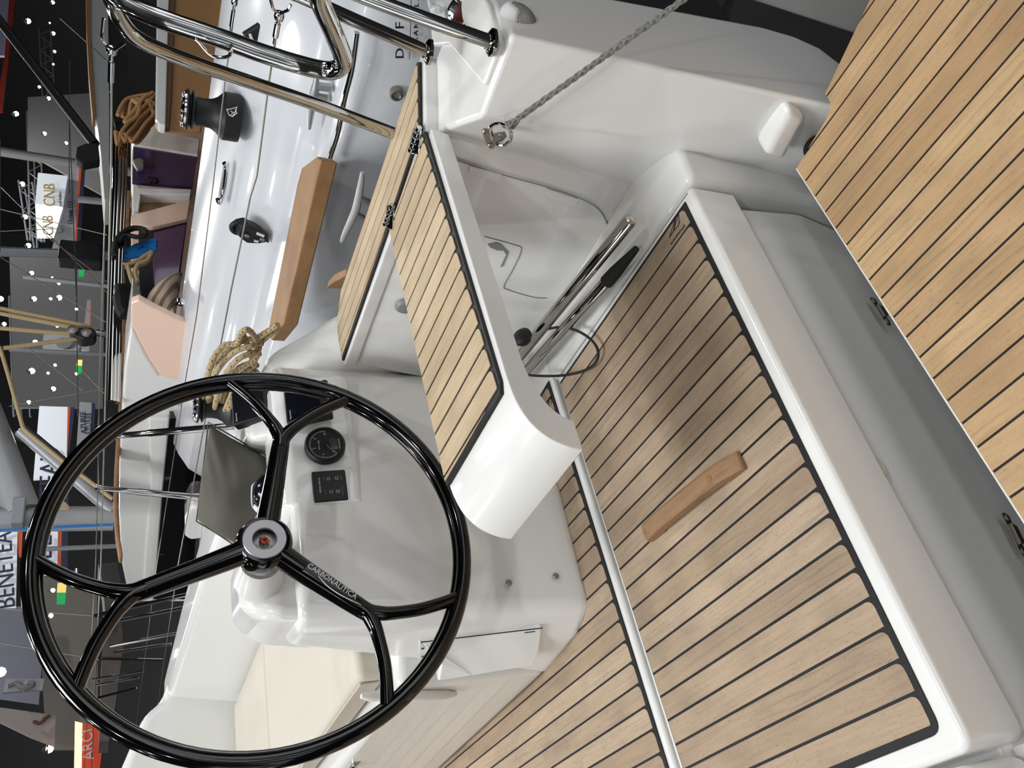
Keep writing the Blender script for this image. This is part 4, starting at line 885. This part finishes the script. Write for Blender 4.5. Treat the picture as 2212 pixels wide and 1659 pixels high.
MB().lathe([(0, -.02), (.022, -.01), (.026, 0), (.02, .012), (0, .016)], UX(390, 653, 3.25), (-1, 0, .3), 16).build('body', CHROME, wl_, smooth=True)
text('model_lettering', '412', UX(384, 862, 3.28), V((0, -1, 0)), V((0, 0, 1)), .075, NAVY, ny, shear=.2)
text('model_lettering', 'DUFOUR', UX(392, 878, 3.28), V((0, -1, 0)), V((0, 0, 1)), .032, NAVY, ny)

# ============================================================ hall behind: signs, masts, ropes, lamps
DF = 17.0
def board(name, L, Y, m, par, th=.08): return MB().prism([UY(x, y, Y) for x, y in L], (0, th, 0)).build(name, m, par)
SIGN = mat('lit_sign_white', (196, 200, 206), .6, emit=(200, 205, 214), es=.35)
SIGND = mat('sign_grey', (150, 152, 156), .6)
def stext(s_, a, b, Y, size, m, par, ext=.01, sx=1):      # text from pixel a reading towards pixel b
    A, B = UY(*a, Y), UY(*b, Y); return text('sign_lettering', s_, A, B-A, V((0, 0, 1)), size, m, par, ext=ext, sx=sx)
s1 = thing('hanging_banner', 'white lit banner with navy capitals ending in AU, seen inside the wheel', 'banner', UY(110, 950, DF))
board('face', [(85, 877), (146, 879), (144, 1030), (72, 1034)], DF, SIGN, s1)
board('orange_stripe', [(146, 879), (152, 879), (146, 975), (143, 1030)], DF, ORANGE, s1); board('navy_stripe', [(152, 879), (162, 880), (150, 975), (146, 975)], DF, NAVY, s1)
stext('TEAU', (126, 1076), (128, 915), DF-.05, .50, NAVY, s1)
s2 = thing('hanging_banner', 'white lit banner showing the navy letters BE, above the left fork of the wheel', 'banner', UY(100, 1170, DF))
board('face', [(78, 1130), (126, 1140), (124, 1240), (70, 1240)], DF, SIGN, s2); board('orange_stripe', [(126, 1060), (136, 1060), (131, 1240), (124, 1240)], DF, ORANGE, s2); board('navy_stripe', [(136, 1060), (148, 1060), (146, 1240), (131, 1240)], DF, NAVY, s2)
stext('BE', (112, 1208), (112, 1140), DF-.05, .50, NAVY, s2)
s3 = thing('hanging_banner', 'large white banner with navy letters at the far left edge outside the wheel rim', 'banner', UY(15, 1250, DF))
board('face', [(-40, 1128), (38, 1128), (34, 1310), (-40, 1310)], DF, SIGN, s3); board('orange_stripe', [(38, 1128), (50, 1128), (46, 1200), (40, 1200)], DF, ORANGE, s3)
stext('BENETEA', (33, 1312), (24, 1140), DF-.05, .44, NAVY, s3, sx=.88)
GOLD = mat('gold_letters', (176, 158, 110), .5)
s4 = thing('hanging_sign', 'bright white box sign with gold letters at the left, upper face of the pair', 'sign', UY(110, 410, DF))
board('face', [(82, 373), (146, 380), (136, 446), (76, 440)], DF, SIGN, s4); stext('CNB', (119, 447), (118, 378), DF-.05, .38, GOLD, s4, sx=1.1); stext('yacht builders', (133, 446), (132, 383), DF-.05, .10, GREYP, s4)
s5 = thing('hanging_sign', 'bright white box sign with gold letters at the left, lower face of the pair', 'sign', UY(100, 475, DF))
board('face', [(76, 440), (136, 446), (116, 510), (80, 510)], DF+.05, mat('sign_bright', (235, 236, 236), .5, emit=(250, 250, 250), es=.9), s5); stext('CNB', (116, 509), (113, 450), DF-.02, .34, GOLD, s5)
s6 = thing('hanging_sign', 'grey slanted sign reading Oceanis 51.1 beside the bright box sign', 'sign', UY(145, 450, DF))
board('face', [(150, 360), (174, 362), (165, 548), (110, 546), (136, 446)], DF+.1, SIGND, s6); board('orange_stripe', [(171, 362), (176, 362), (166, 548), (161, 548)], DF+.05, ORANGE, s6); board('navy_stripe', [(176, 362), (184, 364), (174, 520), (166, 520)], DF+.05, NAVY, s6)
stext('Oceanis 51.1', (157, 484), (156, 416), DF+.02, .16, NAVY, s6)
s7 = thing('hanging_sign', 'grey sign with the dark word AZUREE just beyond the wheel rim', 'sign', UY(185, 910, DF))
board('face', [(172, 868), (198, 870), (194, 990), (164, 985)], DF, SIGND, s7); stext('AZUREE', (187, 936), (184, 880), DF-.05, .16, NAVY, s7); board('navy_stripe', [(198, 870), (206, 872), (200, 990), (194, 990)], DF, NAVY, s7)
s8 = thing('hanging_sign', 'pale sign with a dark round mark between the two tan mainsheet ropes', 'sign', UY(120, 735, DF))
board('face', [(94, 722), (178, 724), (170, 756), (92, 752)], DF, SIGND, s8)
MB().lathe([(.16, 0), (.16, .02), (0, .02)], UY(138, 742, DF-.03), (0, -1, 0), 24).build('emblem_disc', GREYP, s8)
s9 = thing('hanging_sign', 'narrow grey sign with orange and navy edges above the mainsheet block', 'sign', UY(190, 690, DF))
board('face', [(188, 648), (196, 648), (192, 760), (176, 755)], DF, SIGND, s9); board('orange_stripe', [(196, 648), (198, 648), (194, 758), (192, 760)], DF, ORANGE, s9)
s10 = thing('stand_banner', 'red orange exhibition banner glowing at the bottom left below the wheel', 'banner', UY(190, 1600, DF))
board('face', [(178, 1562), (226, 1572), (214, 1670), (176, 1670)], DF, mat('red_banner', (176, 62, 40), .6, emit=(190, 60, 36), es=.35), s10)
board('light_strip', [(162, 1558), (178, 1562), (176, 1670), (160, 1670)], DF, mat('warm_strip', (250, 210, 150), .5, emit=(255, 210, 140), es=1.6), s10)
stext('ARCI', (203, 1640), (199, 1585), DF-.05, .24, WHITEP, s10)
s11 = thing('display_board', 'white stand panel with a dark wing logo at the lower left', 'panel', UY(90, 1560, DF))
board('face', [(0, 1528), (120, 1545), (118, 1612), (66, 1592), (0, 1560)], DF+.3, mat('panel_white', (150, 140, 138), .6), s11)
MB().tube(spline([UY(x, y, DF+.2) for x, y in ((72, 1558), (86, 1562), (100, 1550), (106, 1545), (92, 1554))], 6), .03, 6).build('wing_logo', mat('logo_red', (90, 50, 46), .6), s11)
s12 = thing('display_board', 'pale upright stand panel with a dark swirl logo outside the lower left wheel rim', 'panel', UY(60, 1480, DF))
board('face', [(12, 1466), (96, 1466), (92, 1490), (6, 1496)], DF+.2, SIGND, s12)
MB().tube(spline([UY(x, y, DF+.1) for x, y in ((16, 1482), (34, 1476), (50, 1486), (62, 1476), (70, 1480), (50, 1490))], 6), .05, 6).build('swirl_logo', GREYP, s12)
s13 = thing('stand_wall', 'big slate grey exhibition wall behind the lower left of the wheel', 'panel', UY(60, 1400, 22))
board('face', [(-60, 1310), (70, 1310), (90, 1440), (84, 1520), (-60, 1500)], 21, mat('slate_wall', (98, 100, 112), .8), s13)
board('face', [(60, 1240), (210, 1260), (212, 1620), (100, 1620), (90, 1440), (70, 1310)], 22, mat('brown_wall', (94, 90, 84), .8), s13)
s14 = thing('stand_wall', 'dark grey exhibition wall at the top left behind the black boom', 'panel', UY(120, 300, 24))
board('face', [(60, 210), (215, 200), (220, 420), (60, 330)], 24, mat('grey_wall', (112, 112, 112), .8), s14)
board('face', [(20, 545), (226, 560), (222, 880), (30, 880)], 24, mat('grey_wall2', (96, 96, 98), .8), s14)
s15 = thing('stand_banner', 'pale blue grey banner with a red edge in the top left corner', 'banner', UY(10, 60, 20))
board('face', [(-60, -80), (26, -80), (10, 120), (-60, 120)], 20, mat('lilac_banner', (150, 150, 176), .6), s15); board('red_edge', [(26, -80), (42, -80), (6, 240), (-10, 240), (10, 120)], 20, mat('red_edge', (140, 44, 30), .6), s15)
for i, (x, y, l) in enumerate(((177, 580, 'small green and yellow exit sign beside the thick grey mast'), (172, 790, 'small green and yellow exit sign above the tan mainsheet rope'), (134, 1280, 'green and yellow exit sign inside the left fork of the wheel'))):
    ex = thing('exit_sign', l, 'sign', UY(x, y, 19), 'exit signs')
    S = 1.6 if i == 2 else 1
    board('yellow_half', [(x-6*S, y-13*S), (x+6*S, y-13*S), (x+5*S, y), (x-7*S, y)], 19, mat('exit_yellow%d' % i, (220, 190, 110), .5, emit=(230, 200, 110), es=.5), ex)
    board('green_half', [(x-7*S, y), (x+5*S, y), (x+4*S, y+14*S), (x-7*S, y+14*S)], 19, mat('exit_green%d' % i, (20, 140, 70), .5, emit=(20, 150, 80), es=.5), ex)
# second row of yachts far behind
fy = thing('far_yacht', 'grey white yacht hull with a thin teak rail at the top left', 'boat', UY(210, 200, 9))
MB().prism([UY(x, y, 9) for x, y in ((195, -60), (232, -60), (236, 200), (236, 430), (226, 430), (218, 330), (208, 250), (202, 160), (196, 60))], (0, .5, 0)).build('hull', mat('far_hull', (176, 178, 176), .5), fy)
MB().prism([UY(x, y, 8.95) for x, y in ((185, -60), (196, -60), (197, 100), (205, 210), (207, 250), (200, 252), (192, 160), (187, 60))], (0, .2, 0)).build('teak_rail', WOOD, fy)
MB().prism([UY(x, y, 9.2) for x, y in ((232, 0), (262, 0), (282, 200), (284, 262), (250, 262), (238, 200))], (0, .2, 0)).build('dark_cockpit', mat('dark_interior', (24, 22, 22), .6), fy)
for i, (L, c_, lab) in enumerate((([(212, 1218), (252, 1215), (262, 1262), (256, 1330), (228, 1330), (222, 1260)], (88, 86, 84), 'dark cluttered yacht far away inside the wheel, left of the black windows'),
                                  ([(228, 1330), (262, 1330), (266, 1400), (250, 1520), (236, 1600), (214, 1600), (220, 1420)], (120, 112, 108), 'brown grey yacht far away behind the thin bow posts'),
                                  ([(212, 900), (246, 880), (246, 1040), (244, 1110), (214, 1110)], (66, 66, 68), 'dark yacht deck far away beside the teak handrail'))):
    o = thing('far_yacht', lab, 'boat', UY(*L[0], 12)); MB().prism([UY(x, y, 12+i) for x, y in L], (0, .6, 0)).build('hull', mat('far_hull%d' % i, c_, .6, var=.6, vscale=3), o)
def pole(name, a, b, Y, r, m, lab, cat, grp=None, Y2=None, seg=16, par=None):
    A, B = UY(*a, Y), UY(*b, Y2 or Y)
    if name == 'mast' and Y > 11: B = A+(B-A)*((A.z+2.95)/(A.z-B.z))      # stands on the hall floor
    t = par or thing(name, lab, cat, B, grp)
    MB().tube([A, B], r, seg).build('tube' if not par else name, m, t, smooth=True); return t
mt = pole('mast', (-60, 541), (232, 552), 12, .085, ALU, 'thick grey mast crossing the upper left, beside the green exit sign', 'mast', 'masts')
MB().box(UY(175, 552, 11.9), (.25, .12, .35)).build('halyard_winches', BLACKM, mt, bevel=.05)
pole('mast', (50, 598), (230, 618), 15, .05, ALU, 'slim grey mast just below the thickest upper one', 'mast', 'masts')
pole('mast', (20, 755), (226, 766), 15, .045, ALU, 'slim grey mast beside the pale sign with the round mark', 'mast', 'masts')
pole('mast', (-60, 318), (222, 362), 14, .10, mat('pale_mast', (120, 122, 120), .5, .2), 'wide pale grey mast behind the black boom end', 'mast', 'masts')
pole('mast', (100, 1186), (245, 1180), 13, .035, ALUW, 'thin pale mast below the large horizontal one inside the wheel', 'mast', 'masts')
pole('mast', (168, 430), (232, 436), 13, .07, ALUW, 'short stub of a pale mast beside the two box signs', 'mast', 'masts')
m2 = pole('mast', (-60, 1122), (246, 1120), 6.0, .088, ALUW, 'large pale grey mast crossing the wheel between the lit banners', 'mast', 'masts')
MB().box(UY(40, 1108, 5.9), (.10, .05, .04)).build('gooseneck', ALU, m2, bevel=.01)
MB().tube([UY(-60, 1148, 5.95), UY(248, 1134, 5.95)], .008, 8).build('blue_halyard_line', ROPEBL, m2)
bo = pole('boom', (-50, 850), (48, 1108), 5.9, .12, ALUW, 'fat pale grey boom slanting down to the large mast at the left', 'boom', Y2=6.0)
va = pole('boom_vang', (44, 930), (243, 1104), 5.8, .045, ALUW, 'grey rigid vang strut between the fat boom and the mast foot', 'strut', Y2=5.95)
MB().tube([UY(52, 918, 5.75), UY(246, 1080, 5.9)], .014, 8).build('control_line', ROPEK, va)
bb = pole('boom', (-20, 20), (205, 312), 7, .055, BLACKM, 'long black boom slanting across the top left corner', 'boom', Y2=7)
MB().prism([UY(x, y, 6.95) for x, y in ((166, 316), (185, 308), (212, 308), (216, 345), (178, 352), (163, 340))], (0, .12, 0)).build('end_fitting', RUBBER, bb, bevel=.02)
ms = thing('mainsheet', 'four tan flecked mainsheet ropes meeting at a black block at the left', 'rope', UY(190, 715, 6))
for a, b in (((-20, 662), (196, 706)), ((-20, 673), (170, 710)), ((-10, 708), (160, 722)), ((8, 752), (180, 730))):
    MB().tube([UY(*a, 6), UY(*b, 6)], .017, 10).build('rope_strand', ROPET, ms, smooth=True)
mb_ = thing('mainsheet_block', 'black pulley block with steel shackle at the end of the tan mainsheet ropes', 'block', UY(180, 718, 6))
MB().prism([UY(x, y, 5.95) for x, y in ((148, 712), (158, 705), (200, 706), (210, 716), (205, 728), (180, 732), (155, 722))], (0, .12, 0)).build('cheek', BLACKM, mb_, bevel=.02)
for p in ((157, 714), (186, 720)): MB().lathe([(.04, 0), (.04, .02), (0, .03)], UY(*p, 5.94), (0, -1, 0), 20).build('sheave_pin', STEELB, mb_, smooth=True)
MB().tube([UY(208, 718, 5.98), UY(228, 722, 5.98)], .03, 10).build('shackle', CHROME, mb_, smooth=True)
tp = thing('tan_line', 'long tan line running past the bright lamp to the mast foot', 'rope', UY(50, 925, 5.7))
MB().tube([UY(x, y, 5.6) for x, y in ((0, 750), (18, 810), (50, 925), (60, 935), (140, 1000), (244, 1078))], .014, 8).build('line', ROPET, tp, smooth=True)
rb_ = thing('rope_bundle', 'loose tangle of pale rope hung on the mast inside the left part of the wheel', 'rope', UY(120, 1088, 5.8))
for k in range(6):
    a0 = k*.9; MB().tube(spline([UY(118+20*math.cos(a0+j)+k*2, 1090+9*math.sin(a0*1.3+j*1.4), 5.75) for j in range(7)], 5, True), .010, 6, closed=True).build('rope_strand', ROPET, rb_, smooth=True)
WL = ('crossing the bright box signs', 'just below the bright box signs', 'below the grey slanted sign', 'slanting above the exit sign', 'level beside the thick mast', 'crossing the bright lamp at the wheel', 'through the left fork of the wheel', 'below the left fork of the wheel', 'near the mainsheet block', 'at the very top left', 'across the box signs at their right end', 'running between both exit signs', 'along the left picture edge', 'near the far yacht at the top', 'near the upper exit sign')
for i, (a, b) in enumerate((((0, 402), (240, 640)), ((0, 452), (232, 508)), ((100, 510), (236, 612)), ((0, 555), (236, 700)), ((0, 500), (160, 492)), ((20, 878), (225, 840)), ((0, 1315), (196, 1330)), ((0, 1390), (215, 1425)), ((60, 750), (180, 845)), ((150, 130), (150, 420)), ((150, 250), (165, 640)), ((165, 560), (168, 900)), ((0, 545), (0, 300)), ((130, 40), (230, 130)), ((178, 800), (235, 860)))):
    t = thing('rigging_wire', 'thin rigging wire against the dark hall, '+WL[i], 'wire', UY(*a, 9), 'rigging wires')
    MB().tube([UY(*a, 9), UY(*b, 9)], .006, 6).build('wire', STEELB, t, smooth=True)
for i, (a, b) in enumerate((((58, 240), (66, 520)), ((84, 60), (92, 210)), ((20, 640), (30, 900)), ((128, 1230), (128, 1480)), ((100, 620), (112, 740)), ((40, 390), (60, 520)))):
    A, B = UY(*a, 25), UY(*b, 25); t = thing('ceiling_truss', 'dark lattice roof truss high in the hall behind the rigging', 'truss', A, 'roof trusses')
    d = B-A; mb = MB()
    for o_ in (V((0, 0, 0)), V((0, 0, -.45)), V((0, .4, -.2))): mb.tube([A+o_, B+o_], .035, 6)
    n = max(4, int(d.length/.5))
    for k in range(n):
        p = A+d*(k/n); q = A+d*((k+1)/n); mb.tube([p, q+V((0, 0, -.45))] if k % 2 else [p+V((0, 0, -.45)), q], .022, 5)
    mb.build('lattice', ALU, t)
LM = mat('lamp_glow', (255, 250, 240), .5, emit=(255, 250, 240), es=14)
LW = mat('lamp_glow_warm', (255, 200, 140), .5, emit=(255, 190, 120), es=25)
s_ = .2532
LL = [(a*s_, b*s_, k) for a, b, k in ((450, 20, 1.3), (240, 180, 1.8), (425, 195, .6), (455, 285, 1.3), (465, 440, 1), (455, 548, .7), (335, 742, .9), (415, 840, 1.2), (137, 970, 1.6), (380, 1140, 1.2), (565, 1220, 1), (190, 1570, 1.5))]
LL += [(a*s_, 400+b*s_, k) for a, b, k in ((215, 270, 1.4), (243, 515, 1.4), (270, 750, 1.2), (515, 680, .6), (445, 787, .5), (500, 838, .9), (290, 970, 1.4), (432, 970, .8), (505, 960, 1.5), (652, 1058, .8), (5, 970, 1.5), (35, 1185, 1.1), (487, 1203, .8), (300, 1340, 1.3), (270, 1585, 1.6), (470, 1535, .8), (652, 1610, .8))]
LL += [(270*s_, 802, 1.3), (410*s_, 806, .7), (455*s_, 840, 1.2), (245*s_, 869, 1), (205*s_, 936, 2.4)]
LL += [(412*.2767, 1200+272*.2767, 1), (397*.2767, 1200+470*.2767, 1), (388*.2767, 1200+615*.2767, .9), (2, 1200+910*.2767, 2), (385*.2767, 1200+1510*.2767, -1.6)]
for x, y, k in LL:
    c = UY(x, y, 18 if k < 2.3 else 6.2); r = abs(k)*(.045 if k < 2.3 else .02)
    t = thing('ceiling_spotlight', 'small bright ceiling spotlight glowing in the dark hall at the left' if k > 0 else 'small warm orange spotlight at the lower left near the red banner', 'light', c, 'ceiling spotlights' if k > 0 else None)
    MB().lathe([(0, -r), (r*.7, -r*.7), (r, 0), (r*.7, r*.7), (0, r)], c, (0, 0, 1), 12).build('bulb', LM if k > 0 else LW, t, smooth=True)
    MB().lathe([(r*.3, r*1.6), (r*1.15, r*.4), (r*1.15, r*.2)], c+V((0, .02, 0)), (0, 0, 1), 12).build('lamp_housing', DARK, t, smooth=True)
# pontoon structure below, at the top right
pt = thing('pontoon_beam', 'grey pontoon beam over dark water level at the top right corner', 'beam', (2.3, .4, -1.2))
A = [UZ(x, y, -1.0) for x, y in ((1560, -40), (1590, -12), (1840, 70), (1920, 60), (1900, -80))]
MB().prism(A, (0, 0, -.12)).build('beam', mat('pontoon_grey', (120, 120, 118), .5), pt, bevel=.01)
